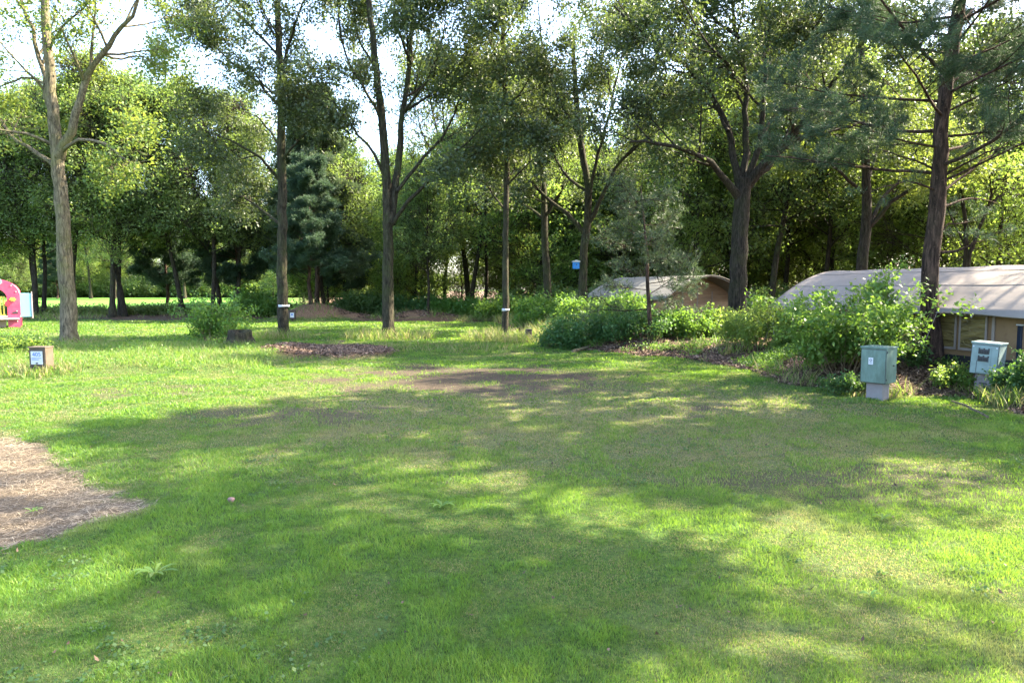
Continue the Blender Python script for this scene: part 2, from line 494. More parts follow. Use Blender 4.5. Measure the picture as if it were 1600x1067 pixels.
# ------------------------------------------------------------------ flat scatter: straw, bark chips, leaf litter
def flakes(x, y, z, ln, w, tilt, rnd, curl=.0):
    n = len(x); az = rs.uniform(0, 6.283, n)
    d = np.stack([np.cos(az), np.sin(az), rs.normal(0, tilt, n)], 1) * (ln * .5)[:, None]
    s = np.stack([-np.sin(az), np.cos(az), rs.normal(0, tilt, n)], 1) * (w * .5)[:, None]
    c = np.stack([x, y, z], 1)
    up = np.zeros((n, 3)); up[:, 2] = curl * ln
    v = np.stack([c - d + up, c + s, c + d + up, c - s], 1).reshape(-1, 3)
    return v, np.arange(n * 4).reshape(n, 4), np.repeat(rnd, 4)

def flake_mat(name, stops):
    m, nt, out = new_mat(name)
    c = ramp(nt, attr(nt, 'rnd'), stops)
    p = nt.nodes.new("ShaderNodeBsdfPrincipled"); nt.links.new(c, p.inputs['Base Color'])
    p.inputs['Roughness'].default_value = .75; p.inputs['Specular IOR Level'].default_value = .3
    nt.links.new(p.outputs[0], out.inputs[0]); return m
M['strawm'] = flake_mat('straw_strands', [(0, (.05, .037, .026)), (.4, (.19, .145, .098)), (1, (.37, .30, .205))])
M['chipm'] = flake_mat('bark_chips', [(0, (.035, .020, .014)), (.4, (.10, .060, .040)), (.8, (.21, .135, .09)), (1, (.38, .27, .19))])
x = rs.uniform(-12, -2.2, 120000); y = rs.uniform(3.4, 10, 120000)
sdist = poly_sd(x, y, STRAW); k = (sdist + rs.normal(0, .05, len(x)) > 0.0) & (np.abs(x) < .8 * y + 1)
x, y = x[k], y[k]; n = len(x)
v, f, r = flakes(x, y, height(x, y) + rs.uniform(.004, .03, n), rs.uniform(.03, .13, n), rs.uniform(.003, .007, n), .12, np.clip(rs.uniform(0, 1, n) * .6 + (fbm(x * 2, y * 2, 33) - .3) * .8, 0, 1))
tag(link('straw', make_mesh('straw', v, f, M['strawm'], {'rnd': r})), 'loose dry straw covering the bare patch', 'straw', kind='stuff')
t_ = rs.uniform(.14, 1, 90000)
x = np.interp(t_, ti, ex) + rs.normal(.4, .9, len(t_)); y = np.interp(t_, ti, ey) + rs.normal(.4, .9, len(t_))
xm = rs.uniform(-16, 0, 26000); ym = rs.uniform(40, 46, 26000); km = masks(xm, ym)['sand'] * fbm(xm, ym, 14) > .42
x2 = MULC[0] + rs.normal(0, 1.1, 14000); y2 = MULC[1] + rs.normal(0, 1.0, 14000)
x = np.concatenate([x, x2, xm[km]]); y = np.concatenate([y, y2, ym[km]]); m = masks(x, y)
k = (m['berm'] > rs.uniform(.2, 1, len(x))) | (m['mulch'] > rs.uniform(.2, 1, len(x)))
x, y = x[k], y[k]; n = len(x); dd_ = np.maximum(y, 8) / 12
v, f, r = flakes(x, y, height(x, y) + rs.uniform(.004, .03, n), rs.uniform(.03, .09, n) * dd_ ** .5, rs.uniform(.015, .04, n) * dd_ ** .5, .35, rs.uniform(0, 1, n) ** 1.3, .1)
tag(link('bark_mulch', make_mesh('bark_mulch', v, f, M['chipm'], {'rnd': r})), 'brown bark chips and dead leaves on the banks', 'bark mulch', kind='stuff')
x, y = scatter(2.5, 24, 14.0); m = masks(x, y); k = (m['berm'] < .3) & (m['straw'] < .3) & (rs.uniform(0, 1, len(x)) < .25 + .75 * m['worn'])
x, y = x[k], y[k]; n = len(x)
v, f, r = flakes(x, y, height(x, y) + rs.uniform(.015, .03, n), rs.uniform(.015, .045, n), rs.uniform(.01, .022, n), .5, rs.uniform(0, .8, n) ** 2.0, .2)
tag(link('fallen_leaves', make_mesh('fallen_leaves', v, f, M['chipm'], {'rnd': r})), 'scattered dead leaves lying in the lawn', 'leaves', kind='stuff')

# ------------------------------------------------------------------ trees
def tubes_mesh(name, tubes, mat, origin):
    V, Fs, off = [], [], 0
    for pts, rad in tubes:
        pts = np.asarray(pts, float) - origin; rad = np.asarray(rad, float)
        n = len(pts)
        k = 14 if rad[0] > .12 else 7 if rad[0] > .05 else 5 if rad[0] > .02 else 3
        t = np.gradient(pts, axis=0); t /= (np.linalg.norm(t, axis=1)[:, None] + 1e-9)
        ref = np.array([1., 0, 0]) if abs(t[:, 2].mean()) > .7 else np.array([0, 0, 1.])
        a = np.cross(t, ref); a /= (np.linalg.norm(a, axis=1)[:, None] + 1e-9)
        b = np.cross(t, a)
        ang = np.arange(k) * 2 * np.pi / k
        rr = rad[:, None] * np.ones((1, k))
        if k == 14:
            rr = rr * (1 + .10 * (vnoise(np.cumsum(np.ones(n))[:, None] * .9 + 7, ang[None, :] * 1.9 + pts[0, 0], 5) - .5) * 2)
            flare = np.exp(-np.maximum(pts[:, 2] - pts[0, 2], 0) / .22)[:, None]
            if rad[0] > .12: rr = rr * (1 + .28 * flare) * (1 + .25 * flare * np.maximum(0, np.cos(ang * 4 + pts[0, 1]))[None, :])
        ring_ = pts[:, None, :] + rr[..., None] * (np.cos(ang)[None, :, None] * a[:, None, :] + np.sin(ang)[None, :, None] * b[:, None, :])
        V.append(ring_.reshape(-1, 3))
        i = np.arange(n - 1)[:, None] * k; j = np.arange(k)[None, :]; j2 = (j + 1) % k
        Fs.append(np.stack([i + j, i + j2, i + k + j2, i + k + j], -1).reshape(-1, 4) + off)
        off += n * k
    return make_mesh(name, np.concatenate(V), np.concatenate(Fs), mat, None, True)

def smooth_path(pts, step=.45):
    pts = np.asarray(pts, float)
    if len(pts) < 3: 
        n = max(3, int(np.linalg.norm(pts[-1] - pts[0]) / step)); t = np.linspace(0, 1, n)[:, None]
        return pts[0] * (1 - t) + pts[-1] * t
    q = np.vstack([2 * pts[0] - pts[1], pts, 2 * pts[-1] - pts[-2]])
    o = []
    for i in range(1, len(q) - 2):
        n = max(2, int(np.linalg.norm(q[i + 1] - q[i]) / step))
        for t in np.arange(n) / n:
            a, b, c, d = q[i - 1], q[i], q[i + 1], q[i + 2]
            o.append(.5 * (2 * b + (c - a) * t + (2 * a - 5 * b + 4 * c - d) * t * t + (3 * b - a - 3 * c + d) * t ** 3))
    o.append(pts[-1])
    return np.array(o)

class Tree:
    def __init__(s, seed):
        s.r = np.random.default_rng(seed); s.tubes = []; s.tips = []   # tips: (pos, dir)
    def add(s, pts, r0, r1, curve=1.0, jit=0.0):
        pts = np.array(pts, float)
        if jit and len(pts) > 3:
            pts[1:-1] += s.r.normal(0, jit, (len(pts) - 2, 3))
        t = np.linspace(0, 1, len(pts))
        s.tubes.append((pts, r0 + (r1 - r0) * t ** curve)); return pts
    def branch(s, p, d, L, r0, lvl, cfg):
        r = s.r
        n = max(4, int(L / cfg['seg'])); pts = [np.array(p, float)]; d = np.array(d, float); d /= np.linalg.norm(d)
        for i in range(n):
            d = d + r.normal(0, cfg['wander'], 3); d[2] += cfg['up'] * (1.0 if lvl < 2 else .4) / n * 2; d /= np.linalg.norm(d)
            pts.append(pts[-1] + d * L / n)
        pts = np.array(pts); rmin = cfg.get('rmin', .006)
        s.tubes.append((pts, np.linspace(r0, max(rmin, r0 * .3), len(pts))))
        s.kids(pts, r0, L, lvl, cfg)
    def kids(s, pts, r0, L, lvl, cfg, t0=.25, kids=None):
        r = s.r; n = len(pts) - 1
        if lvl >= cfg['max']:
            for q in range(cfg['tips']):
                t = r.uniform(.3, 1) * n; i = int(min(t, n - 1)); f = t - i
                s.tips.append((pts[i] * (1 - f) + pts[i + 1] * f, pts[i + 1] - pts[i]))
            s.tips.append((pts[-1], pts[-1] - pts[-2]))
            return
        k = kids if kids is not None else cfg['kids'][lvl]
        for q in range(k):
            t = t0 + (1 - t0) * (q + r.uniform(0, 1)) / k
            i = int(min(t * n, n - 1)); f = t * n - i
            p = pts[i] * (1 - f) + pts[i + 1] * f; d = pts[i + 1] - pts[i]; d /= np.linalg.norm(d)
            ax = r.normal(0, 1, 3); ax -= ax.dot(d) * d; ax /= np.linalg.norm(ax)
            if cfg.get('flat'): ax[2] *= .35; ax /= np.linalg.norm(ax)
            a = r.uniform(*cfg['ang']); dd = d * math.cos(a) + ax * math.sin(a)
            ll = L * r.uniform(*cfg['ratio']) * (1 - .45 * t); ll = max(ll, cfg['minl'])
            s.branch(p, dd, ll, max(cfg.get('rmin', .006), r0 * (1 - .7 * t) * .55), lvl + 1, cfg)

OAK = dict(seg=.45, wander=.11, up=.22, max=3, kids=[6, 6, 4], tips=4, ang=(.5, 1.05), ratio=(.42, .7), minl=.55)
SPARSE = dict(OAK, kids=[5, 5, 4], tips=3)
FARC = dict(seg=.9, wander=.13, up=.25, max=3, kids=[5, 4, 3], tips=2, ang=(.5, 1.1), ratio=(.45, .75), minl=.9, rmin=.015)
PINE = dict(seg=.4, wander=.06, up=.10, max=2, kids=[7, 4], tips=3, ang=(.5, .9), ratio=(.3, .5), minl=.35, flat=True, rmin=.006)

def leaf_mesh(name, tips, r, origin, mat, n_per, spread, ln, asp=.55, keep=1.0, flat=.5, cf=1.0, cw=.72):
    C = np.array([t[0] for t in tips], float) - origin; D = np.array([t[1] for t in tips], float); D /= np.linalg.norm(D, axis=1)[:, None] + 1e-9
    if keep < 1:
        cn = (fbm((C[:, 0] * .9 + C[:, 2] * .5) * cf + 9, (C[:, 1] * .9 - C[:, 2] * .6) * cf + 5, 7, 2) + fbm(C[:, 2] * .7 * cf, (C[:, 0] - C[:, 1]) * .45 * cf, 8, 2)) * .5
        cn = np.argsort(np.argsort(cn)) / len(cn)          # whole sprays thin out together, so gaps open in the crown
        k = (cn * cw + r.uniform(0, 1, len(C)) * (1 - cw)) < keep; C, D = C[k], D[k]
    nt_ = len(C); q = np.repeat(np.arange(nt_), n_per)
    n = len(q)
    tone = r.uniform(0, 1, nt_)[q] * .45
    c = C[q] + r.normal(0, spread, (n, 3)) * np.array([1, 1, .75])
    d = D[q] * .5 + r.normal(0, .8, (n, 3)); d[:, 2] -= .25
    d /= np.linalg.norm(d, axis=1)[:, None]
    up = r.normal(0, flat, (n, 3)); up[:, 2] += .8
    s = np.cross(d, up); s /= np.linalg.norm(s, axis=1)[:, None] + 1e-9
    nn = np.cross(s, d)
    L = ln * r.uniform(.6, 1.25, n)[:, None]
    v = np.stack([c, c + d * L * .5 + s * L * asp * .5 + nn * L * .08, c + d * L - nn * L * .05, c + d * L * .5 - s * L * asp * .5 + nn * L * .08], 1).reshape(-1, 3)
    return make_mesh(name, v, np.arange(n * 4).reshape(n, 4), mat, {'rnd': np.repeat(np.clip(tone + r.uniform(0, .55, n), 0, 1), 4)})

def needle_mesh(name, tips, r, origin, mat, tufts, spread, per, ln, w):
    C = np.array([t[0] for t in tips], float) - origin; D = np.array([t[1] for t in tips], float); D /= np.linalg.norm(D, axis=1)[:, None] + 1e-9
    q = np.repeat(np.arange(len(C)), tufts); c = C[q] + r.normal(0, spread, (len(q), 3)) * np.array([1, 1, .6]); dd = D[q] + r.normal(0, .35, (len(q), 3))
    tone = r.uniform(0, .45, len(q))
    q2 = np.repeat(np.arange(len(q)), per); n = len(q2)
    c = c[q2]; d = dd[q2] * .6 + r.normal(0, .7, (n, 3)); d[:, 2] += .15
    d /= np.linalg.norm(d, axis=1)[:, None]
    s = np.cross(d, r.normal(0, 1, (n, 3))); s /= np.linalg.norm(s, axis=1)[:, None] + 1e-9
    L = ln * r.uniform(.6, 1.2, n)[:, None]; c = c + dd[q2] * r.uniform(-.06, .06, (n, 1))
    v = np.stack([c, c + d * L * .5 + s * w * .5, c + d * L, c + d * L * .5 - s * w * .5], 1).reshape(-1, 3)
    return make_mesh(name, v, np.arange(n * 4).reshape(n, 4), mat, {'rnd': np.repeat(np.clip(tone[q2] + r.uniform(0, .55, n), 0, 1), 4)})

def finish(T, name, base, label, cat, group, bark, leafmesh):
    root = empty(name, base, label, cat, group)
    link('trunk', tubes_mesh('trunk', T.tubes, M[bark], np.array(base)), root)
    if leafmesh is not None: link('crown', leafmesh, root)
    return root

def px_tree(name, d, trunk, w0, w1, limbs, seed, label, bark, leaf, cfg=OAK, n_per=9, spread=.22, ln=.15, keep=1.0, extra=None, cat='tree', group=None, depthjit=1.6, trunk_kids=0, t0=.4):
    """a tree traced from pixel paths at depth d, then grown out with side branches"""
    T = Tree(seed); sc = d / F
    pts = [P(x, y, d) for x, y in trunk]
    pts[0][2] = zat(pts[0][0], pts[0][1]) - .05
    base = np.array(pts[0]); base[2] += .05
    path = smooth_path(pts)
    T.add(path, w0 * .45 * sc, w1 * .45 * sc, 1.0, .012)
    if trunk_kids: T.kids(path, w0 * .4 * sc, 4.0, 0, cfg, t0=t0, kids=trunk_kids)
    for limb in limbs:
        w, dd, lp = limb[0], limb[1], limb[2]
        m = len(lp); lpts = [P(x, y, d + dd * (i / (m - 1))) for i, (x, y) in enumerate(lp)]
        q = smooth_path(lpts)
        T.add(q, w * .44 * sc, max(.012, w * .12 * sc), 1.0, .03)
        L = np.linalg.norm(np.diff(q, axis=0), axis=1).sum()
        T.kids(q, w * .45 * sc, min(L * .8, 5.2), 0, cfg, t0=limb[3] if len(limb) > 3 else .3, kids=max(3, int(L * 1.15)))
    for e in (extra or []): T.branch(*e, 0, cfg)
    lm = leaf_mesh('crown', T.tips, T.r, base, M[leaf], n_per, spread, ln, keep=keep)
    root = finish(T, name, base, label, cat, group, bark, lm)
    return root, T

# --- front row, traced
oak1, _ = px_tree('oak_tree', 23, [(110, 541), (104, 440), (98, 340), (90, 250), (84, 190), (78, 120), (72, 50), (69, -30), (64, -110)], 27, 10,
    [(12, .4, [(93, 250), (84, 200), (74, 150), (62, 90), (52, 45), (34, 5), (20, -50)]),
     (15, -1.0, [(92, 245), (112, 205), (124, 160), (136, 115), (160, 85), (178, 55), (205, 25), (228, -25)]),
     (7, -1.6, [(96, 238), (125, 222), (165, 224), (190, 245), (215, 262)], .5),
     (9, 1.0, [(88, 262), (60, 238), (28, 222), (4, 192), (-30, 150)]),
     (6, -1.2, [(80, 225), (40, 210), (0, 206), (-50, 190)]),
     (5, 1.2, [(70, 132), (36, 122), (10, 135), (-30, 150)]),
     (5, 2, [(160, 85), (190, 92), (225, 88), (262, 110)]),
     (5, -2, [(76, 80), (98, 40), (130, 10), (160, -30)])],
    101, 'tall pale-barked oak with sunlit forked limbs at far left, behind the brown number box', 'bark_pale', 'light_leaf', SPARSE, 9, .17, .125, keep=.7)
tr2, _ = px_tree('oak_tree', 26.7, [(443, 530), (440, 430), (441, 330), (440, 240), (440, 160), (436, 80), (434, 0), (430, -80)], 19, 8,
    [(6, 1.5, [(438, 352), (410, 328), (380, 308), (350, 300)]), (6, -2, [(439, 285), (405, 245), (360, 222), (310, 200)]),
     (6, 1.5, [(440, 170), (405, 130), (365, 100), (320, 60)]), (6, 1.5, [(441, 172), (480, 140), (515, 128), (545, 140)]),
     (6, -2, [(438, 115), (455, 60), (472, 5), (500, -50)]), (5, 2, [(437, 90), (400, 50), (360, 10), (330, -40)]), (5, -1, [(441, 250), (470, 215), (500, 190)]),
     (4, 3, [(441, 240), (410, 190), (370, 170)]), (4, -3, [(438, 60), (410, 20), (390, -30)])],
    102, 'slim straight oak with a white band round its trunk, left of the sandy mound', 'bark', 'oak_leaf', OAK, 9, .19, .13, keep=.78, trunk_kids=9, t0=.5)
tr3, _ = px_tree('oak_tree', 26.5, [(607, 531), (606, 440), (606, 350), (604, 290), (598, 200), (588, 110), (577, 10), (570, -80)], 21, 7,
    [(14, .8, [(609, 350), (617, 305), (625, 235), (632, 160), (640, 90), (643, 20), (648, -60)], .4),
     (8, -1.5, [(612, 352), (640, 312), (680, 272), (712, 236), (765, 190)], .35),
     (7, 1.5, [(620, 300), (650, 262), (690, 215), (718, 160), (740, 100)], .4),
     (6, -1.2, [(604, 285), (585, 242), (560, 210), (520, 160), (480, 142)], .5),
     (6, 2, [(597, 195), (575, 150), (545, 100), (530, 40), (525, -20)], .3),
     (5, -2.2, [(630, 175), (665, 130), (690, 70), (700, 0)], .3), (5, 2.5, [(588, 110), (560, 60), (550, -10)], .3), (5, -2.5, [(640, 95), (620, 40), (612, -20)], .3)],
    103, 'oak forking into several upright stems behind the middle of the lawn', 'bark', 'oak_leaf', OAK, 9, .19, .13, keep=.80)
tr4, _ = px_tree('oak_tree', 26, [(789, 531), (790, 430), (790, 330), (792, 250), (790, 150), (785, 50), (780, -70)], 12, 6,
    [(4, 1.5, [(790, 330), (760, 290), (730, 270)]), (4, -1.5, [(791, 290), (825, 255), (850, 235)]), (4, 1.5, [(791, 220), (760, 180), (735, 120)]), (4, -1.5, [(790, 180), (820, 130), (850, 80)]),
     (4, 2, [(788, 100), (760, 50), (740, -20)]), (4, -2, [(786, 60), (815, 10), (830, -50)]), (4, -2.5, [(790, 140), (770, 110), (780, 60)])],
    104, 'thin straight tree with a white band, left of the black post', 'bark', 'oak_leaf', OAK, 9, .19, .13, keep=.85, trunk_kids=10, t0=.4)
tr5, _ = px_tree('oak_tree', 35, [(857, 495), (855, 440), (852, 380), (851, 340), (848, 280), (840, 200), (836, 100)], 15, 6,
    [(6, 1.5, [(852, 345), (825, 325), (790, 300), (760, 290)]), (6, -1.5, [(851, 340), (875, 300), (890, 250)]), (5, 2, [(848, 280), (820, 230), (800, 170)]), (5, -2, [(845, 240), (870, 190), (880, 120)])],
    105, 'sturdy trunk left of the tree that carries the blue nest box', 'bark', 'oak_leaf', FARC, 14, .26, .17, keep=.9)
tr6, _ = px_tree('oak_tree', 32, [(910, 480), (911, 430), (913, 385), (918, 345), (919, 290), (908, 230), (900, 150), (895, 60)], 17, 7,
    [(9, 1.5, [(914, 365), (885, 335), (860, 315), (835, 290), (800, 262)], .3), (9, -1.5, [(919, 350), (942, 305), (962, 262), (1000, 225), (1050, 190)], .3),
     (6, 2, [(918, 300), (880, 268), (860, 230), (840, 170)], .3), (7, -2, [(916, 330), (930, 260), (945, 200), (965, 120), (980, 40)], .3), (6, -1, [(905, 215), (870, 150), (850, 80), (840, 0)]), (6, 1.5, [(900, 150), (940, 90), (960, 20), (970, -60)])],
    106, 'spreading oak that carries the blue nest box, left of the smaller tent', 'bark', 'oak_leaf', OAK, 10, .22, .14, keep=.95)
tr8, _ = px_tree('oak_tree', 24, [(1153, 500), (1153, 440), (1156, 370), (1159, 320), (1163, 280)], 32, 26,
    [(13, -2.2, [(1156, 310), (1122, 268), (1098, 246), (1050, 228), (985, 222)], .35),
     (13, 1.5, [(1158, 295), (1146, 240), (1136, 200), (1108, 142), (1075, 105), (1015, 60), (960, 10)], .35),
     (13, 1.0, [(1161, 290), (1166, 215), (1165, 130), (1152, 60), (1138, -30)], .35),
     (12, -1.0, [(1163, 290), (1186, 228), (1194, 150), (1200, 70), (1216, -30)], .35),
     (14, -2.4, [(1164, 292), (1205, 242), (1248, 200), (1300, 132), (1362, 50)], .3),
     (11, 2.0, [(1164, 300), (1198, 262), (1240, 220), (1298, 206), (1350, 190)], .35),
     (9, 3, [(1165, 285), (1192, 210), (1232, 150), (1256, 60), (1270, -20)], .35),
     (7, 3, [(1138, 205), (1118, 170), (1066, 150), (1010, 145)], .3),
     (6, -3, [(1195, 150), (1225, 110), (1260, 60), (1300, 0)], .3), (6, -3, [(1165, 140), (1135, 100), (1100, 60), (1060, -10)], .3), (6, 2, [(1155, 60), (1110, 20), (1080, -40)], .2)],
    108, 'big dark oak with a thick trunk and fan of limbs, between the two tents', 'bark_dark', 'oak_leaf', OAK, 10, .19, .13, keep=.85)
tr9, _ = px_tree('oak_tree', 27, [(1344, 480), (1347, 415), (1353, 360), (1354, 300), (1352, 230), (1348, 140), (1345, 40)], 22, 8,
    [(9, -1.5, [(1354, 358), (1392, 318), (1442, 285), (1500, 262)], .4), (8, 1.5, [(1356, 350), (1382, 306), (1420, 265), (1440, 210)], .4),
     (7, -1.2, [(1352, 305), (1325, 282), (1290, 245), (1250, 240)], .35), (6, 2, [(1352, 230), (1320, 190), (1300, 130)], .3), (6, -2, [(1350, 180), (1380, 130), (1400, 60)], .3), (6, 1, [(1354, 290), (1372, 230), (1378, 160)], .3)],
    109, 'leaning forked oak rising behind the roof of the large tent', 'bark_dark', 'light_leaf', OAK, 9, .2, .14, keep=.7)
tr11, _ = px_tree('oak_tree', 29, [(1508, 480), (1508, 420), (1510, 370), (1506, 320), (1500, 250)], 9, 5,
    [(8, -1, [(1512, 418), (1528, 360), (1544, 320), (1560, 260)], .4), (4, 1, [(1509, 385), (1485, 340), (1470, 300)]), (4, 1, [(1540, 330), (1570, 300), (1600, 290)])],
    111, 'slim two-stemmed tree behind the large tent, right of the pine', 'bark_dark', 'bright_leaf', FARC, 12, .32, .17, keep=.7)

def px_pine(name, d, trunk, w0, w1, seed, label, bark, mat, z0, z1, Lfun, nb, tufts=2, spread=.12, per=16, ln=.13, w=.009, bare=None, group=None, zbase=0, cfg=PINE, elev=(.0, .45)):
    T = Tree(seed); sc = d / F
    pts = [P(x, y, d) for x, y in trunk]; pts[0][2] = zat(pts[0][0], pts[0][1]) - .05
    base = np.array(pts[0]); base[2] += .05
    path = smooth_path(pts, .35); T.add(path, w0 * .5 * sc, w1 * .5 * sc, 1.0, .012)
    zz = path[:, 2]
    for i in range(nb):
        z = z0 + (z1 - z0) * (i + T.r.uniform(0, 1)) / nb
        p = np.array([np.interp(z, zz, path[:, 0]), np.interp(z, zz, path[:, 1]), z])
        a = i * 2.4 + T.r.uniform(-.5, .5); e = T.r.uniform(*elev)
        L = Lfun((z - z0) / (z1 - z0)) * T.r.uniform(.7, 1.15)
        T.branch(p, (math.cos(a) * math.cos(e), math.sin(a) * math.cos(e), math.sin(e)), L, max(.012, L * .011), 0, cfg)
    if bare:
        for (wd, dd, lp) in bare:
            q = smooth_path([P(x, y, d + dd * k / (len(lp) - 1)) for k, (x, y) in enumerate(lp)], .3)
            T.add(q, wd * .5 * sc, .006, 1, .02)
            keep_t = list(T.tips); T.kids(q, wd * .3 * sc, 1.2, 1, dict(cfg, kids=[3, 5]), kids=4); T.tips = keep_t + T.tips[len(keep_t)::3]
    return finish(T, name, base, label, 'tree', group, bark, needle_mesh('crown', T.tips, T.r, base, M[mat], tufts, spread, per, ln, w))

pine10 = px_pine('pine_tree', 14, [(1457, 578), (1455, 500), (1452, 440), (1458, 385), (1464, 330), (1469, 240), (1477, 150), (1490, 60), (1498, 0), (1505, -80), (1508, -200), (1512, -380), (1514, -560)], 27, 9, 201,
    'dark scaly-barked pine with blue-green needles in front of the large tent', 'bark_pine', 'needle', 4.0, 13.6, lambda t: 3.7 * (1 - .78 * t), 56, 4, .075, 16, .12, .010,
    bare=[(5, .8, [(1465, 325), (1500, 312), (1530, 308), (1560, 318)]), (5, -1, [(1462, 395), (1500, 392), (1530, 372), (1570, 360)]), (4, .6, [(1468, 270), (1430, 250), (1390, 238), (1340, 232)]),
          (4, -.8, [(1467, 300), (1430, 285), (1400, 290), (1360, 300)]), (5, 1.0, [(1466, 310), (1500, 280), (1550, 240), (1610, 200)]), (4, -1, [(1470, 280), (1520, 250), (1570, 230), (1630, 222)]), (4, .5, [(1460, 372), (1485, 350), (1520, 345)])])
pine7 = px_pine('pine_tree', 21, [(1017, 532), (1013, 470), (1010, 400), (1006, 340), (1001, 290)], 8, 2, 202,
    'young grey-green pine standing in front of the smaller tent', 'bark_pine', 'needle_pale', .9, 4.9, lambda t: 2.2 * (1 - .75 * t), 18, 1, .12, 12, .13, .012, elev=(-.15, .3))

# --- white bands on two trunks
def band(px, py, d, r, parent):
    p = P(px, py, d); b = np.array(parent.location)
    k = 20; zz = [-.04, -.037, .037, .04]; rr = [r, r + .012, r + .012, r]
    V = []
    for z, q in zip(zz, rr):
        for i in range(k):
            a = i * 2 * math.pi / k; V.append([p[0] - b[0] + q * math.cos(a), p[1] - b[1] + q * math.sin(a), p[2] - b[2] + z * (1 + .3 * math.sin(a * 2))])
    Fs = [[j * k + i, j * k + (i + 1) % k, (j + 1) * k + (i + 1) % k, (j + 1) * k + i] for j in range(3) for i in range(k)]
    link('band', make_mesh('band', V, Fs, M['paper'], None, True), parent)
M['paper'] = plain('white_paper', (.50, .51, .55), .6, .06, 12)
band(443, 478, 26.7, .215, tr2); band(790, 484, 26, .135, tr4)

# ------------------------------------------------------------------ prototypes for the woodland trees
def proto(name, seed, H, hb, nl, Lm, r0, bark, leaf, n_per, spread, ln, keep=1., lean=.03, cf=1.0, cw=.72, cat='tree'):
    T = Tree(seed); r = T.r
    n = 14; pts = [np.zeros(3)]; d = np.array([r.normal(0, lean), r.normal(0, lean), 1.])
    for i in range(n):
        d += np.array([r.normal(0, .03), r.normal(0, .03), 0]); d /= np.linalg.norm(d); pts.append(pts[-1] + d * H * .95 / n)
    pts = np.array(pts); pts[0, 2] = -.1
    T.add(pts, r0, r0 * .25, .9, .01)
    for i in range(nl):
        t = (hb + (H - hb) * ((i + r.uniform(0, 1)) / nl)) / H
        p = np.array([np.interp(t * H * .95, pts[:, 2], pts[:, k]) for k in range(3)])
        a = i * 2.4 + r.uniform(-.6, .6); u = (t * H - hb) / (H - hb)
        e = .25 + .75 * u + r.uniform(-.2, .2)
        L = Lm * (math.sin(math.pi * min(1, .22 + .78 * u)) * .75 + .3) * r.uniform(.75, 1.15)
        T.branch(p, (math.cos(a) * math.cos(e), math.sin(a) * math.cos(e), math.sin(e)), L, r0 * .38 * (1 - .6 * t), 0, FARC)
    root = finish(T, name, np.zeros(3), 'x', cat, None, bark, leaf_mesh('crown', T.tips, r, np.zeros(3), M[leaf], n_per, spread, ln, keep=keep, cf=cf, cw=cw))
    return root

def proto_pine(name, seed, H, hb, nb, Lm, r0, mat, tufts, per, ln, w):
    T = Tree(seed); r = T.r
    pts = np.array([[r.normal(0, .05), r.normal(0, .05), z] for z in np.linspace(-.1, H, 14)]); T.add(pts, r0, r0 * .2)
    for i in range(nb):
        z = hb + (H - hb) * (i + r.uniform(0, 1)) / nb; a = i * 2.4 + r.uniform(-.5, .5); e = r.uniform(-.05, .5)
        L = Lm * (1 - .75 * (z - hb) / (H - hb)) * r.uniform(.7, 1.15)
        p = np.array([np.interp(z, pts[:, 2], pts[:, k]) for k in range(3)])
        T.branch(p, (math.cos(a) * math.cos(e), math.sin(a) * math.cos(e), math.sin(e)), L, r0 * .2, 0, dict(PINE, seg=.8, rmin=.012))
    return finish(T, name, np.zeros(3), 'x', 'tree', None, 'bark_pine', needle_mesh('crown', T.tips, r, np.zeros(3), M[mat], tufts, .13, per, ln, w))

PR = {}
PR['tallA'] = proto('woodland_tree', 301, 15, 5.0, 26, 4.2, .19, 'bark_dark', 'far_leaf', 8, .24, .19, .58)
PR['tallB'] = proto('woodland_tree', 302, 13.5, 4.0, 24, 3.8, .16, 'bark_dark', 'far_leaf', 8, .24, .19, .55)
PR['tallC'] = proto('woodland_tree', 303, 17, 6.0, 28, 4.6, .22, 'bark', 'light_leaf', 8, .26, .19, .57)
PR['bright'] = proto('woodland_tree', 304, 13, 2.2, 26, 3.9, .14, 'bark', 'bright_leaf', 8, .24, .19, .6)
PR['edge'] = proto('woodland_tree', 305, 10, .7, 26, 3.4, .11, 'bark_dark', 'far_leaf', 8, .24, .19, .66)
PR['edgeB'] = proto('woodland_tree', 307, 9, .5, 24, 3.2, .10, 'bark_dark', 'bright_leaf', 8, .24, .19, .66)
PR['pineA'] = proto_pine('pine_tree', 306, 11, 1.6, 46, 3.2, .15, 'needle', 3, 12, .28, .030)
PR['pineB'] = proto_pine('pine_tree', 308, 13, 2.4, 46, 3.4, .17, 'needle_pale', 3, 12, .28, .030)
PR['shade'] = proto('woodland_tree', 311, 14, 5.5, 18, 3.0, .17, 'bark', 'oak_leaf', 20, .20, .15, .42, cf=.55, cw=.94)
PR['shadeB'] = proto('woodland_tree', 312, 12.5, 5.0, 14, 3.0, .15, 'bark', 'oak_leaf', 20, .20, .15, .38, cf=.55, cw=.94)
PR['shadeC'] = proto('woodland_tree', 313, 13.5, 7.0, 11, 2.6, .14, 'bark', 'oak_leaf', 20, .20, .15, .25, cf=.55, cw=.94)
PR['shadeD'] = proto('woodland_tree', 314, 13.5, 6.5, 11, 2.5, .12, 'bark', 'oak_leaf', 22, .20, .15, .21, cf=.55, cw=.94)
used = set()
def place(kind, px, d, sc, label, group, rz=None):
    x = (px - 800) / F * d; z = zat(x, d)
    rz = random.uniform(0, 6.28) if rz is None else rz
    if kind not in used:
        used.add(kind); r = PR[kind]; r.location = (x, d, z); r.rotation_euler = (0, 0, rz); r.scale = (sc,) * 3
        r['label'] = label
        if group: r['group'] = group
        return r
    return copy_tree(PR[kind], (x, d, z), rz, sc, label, group)

random.seed(5)
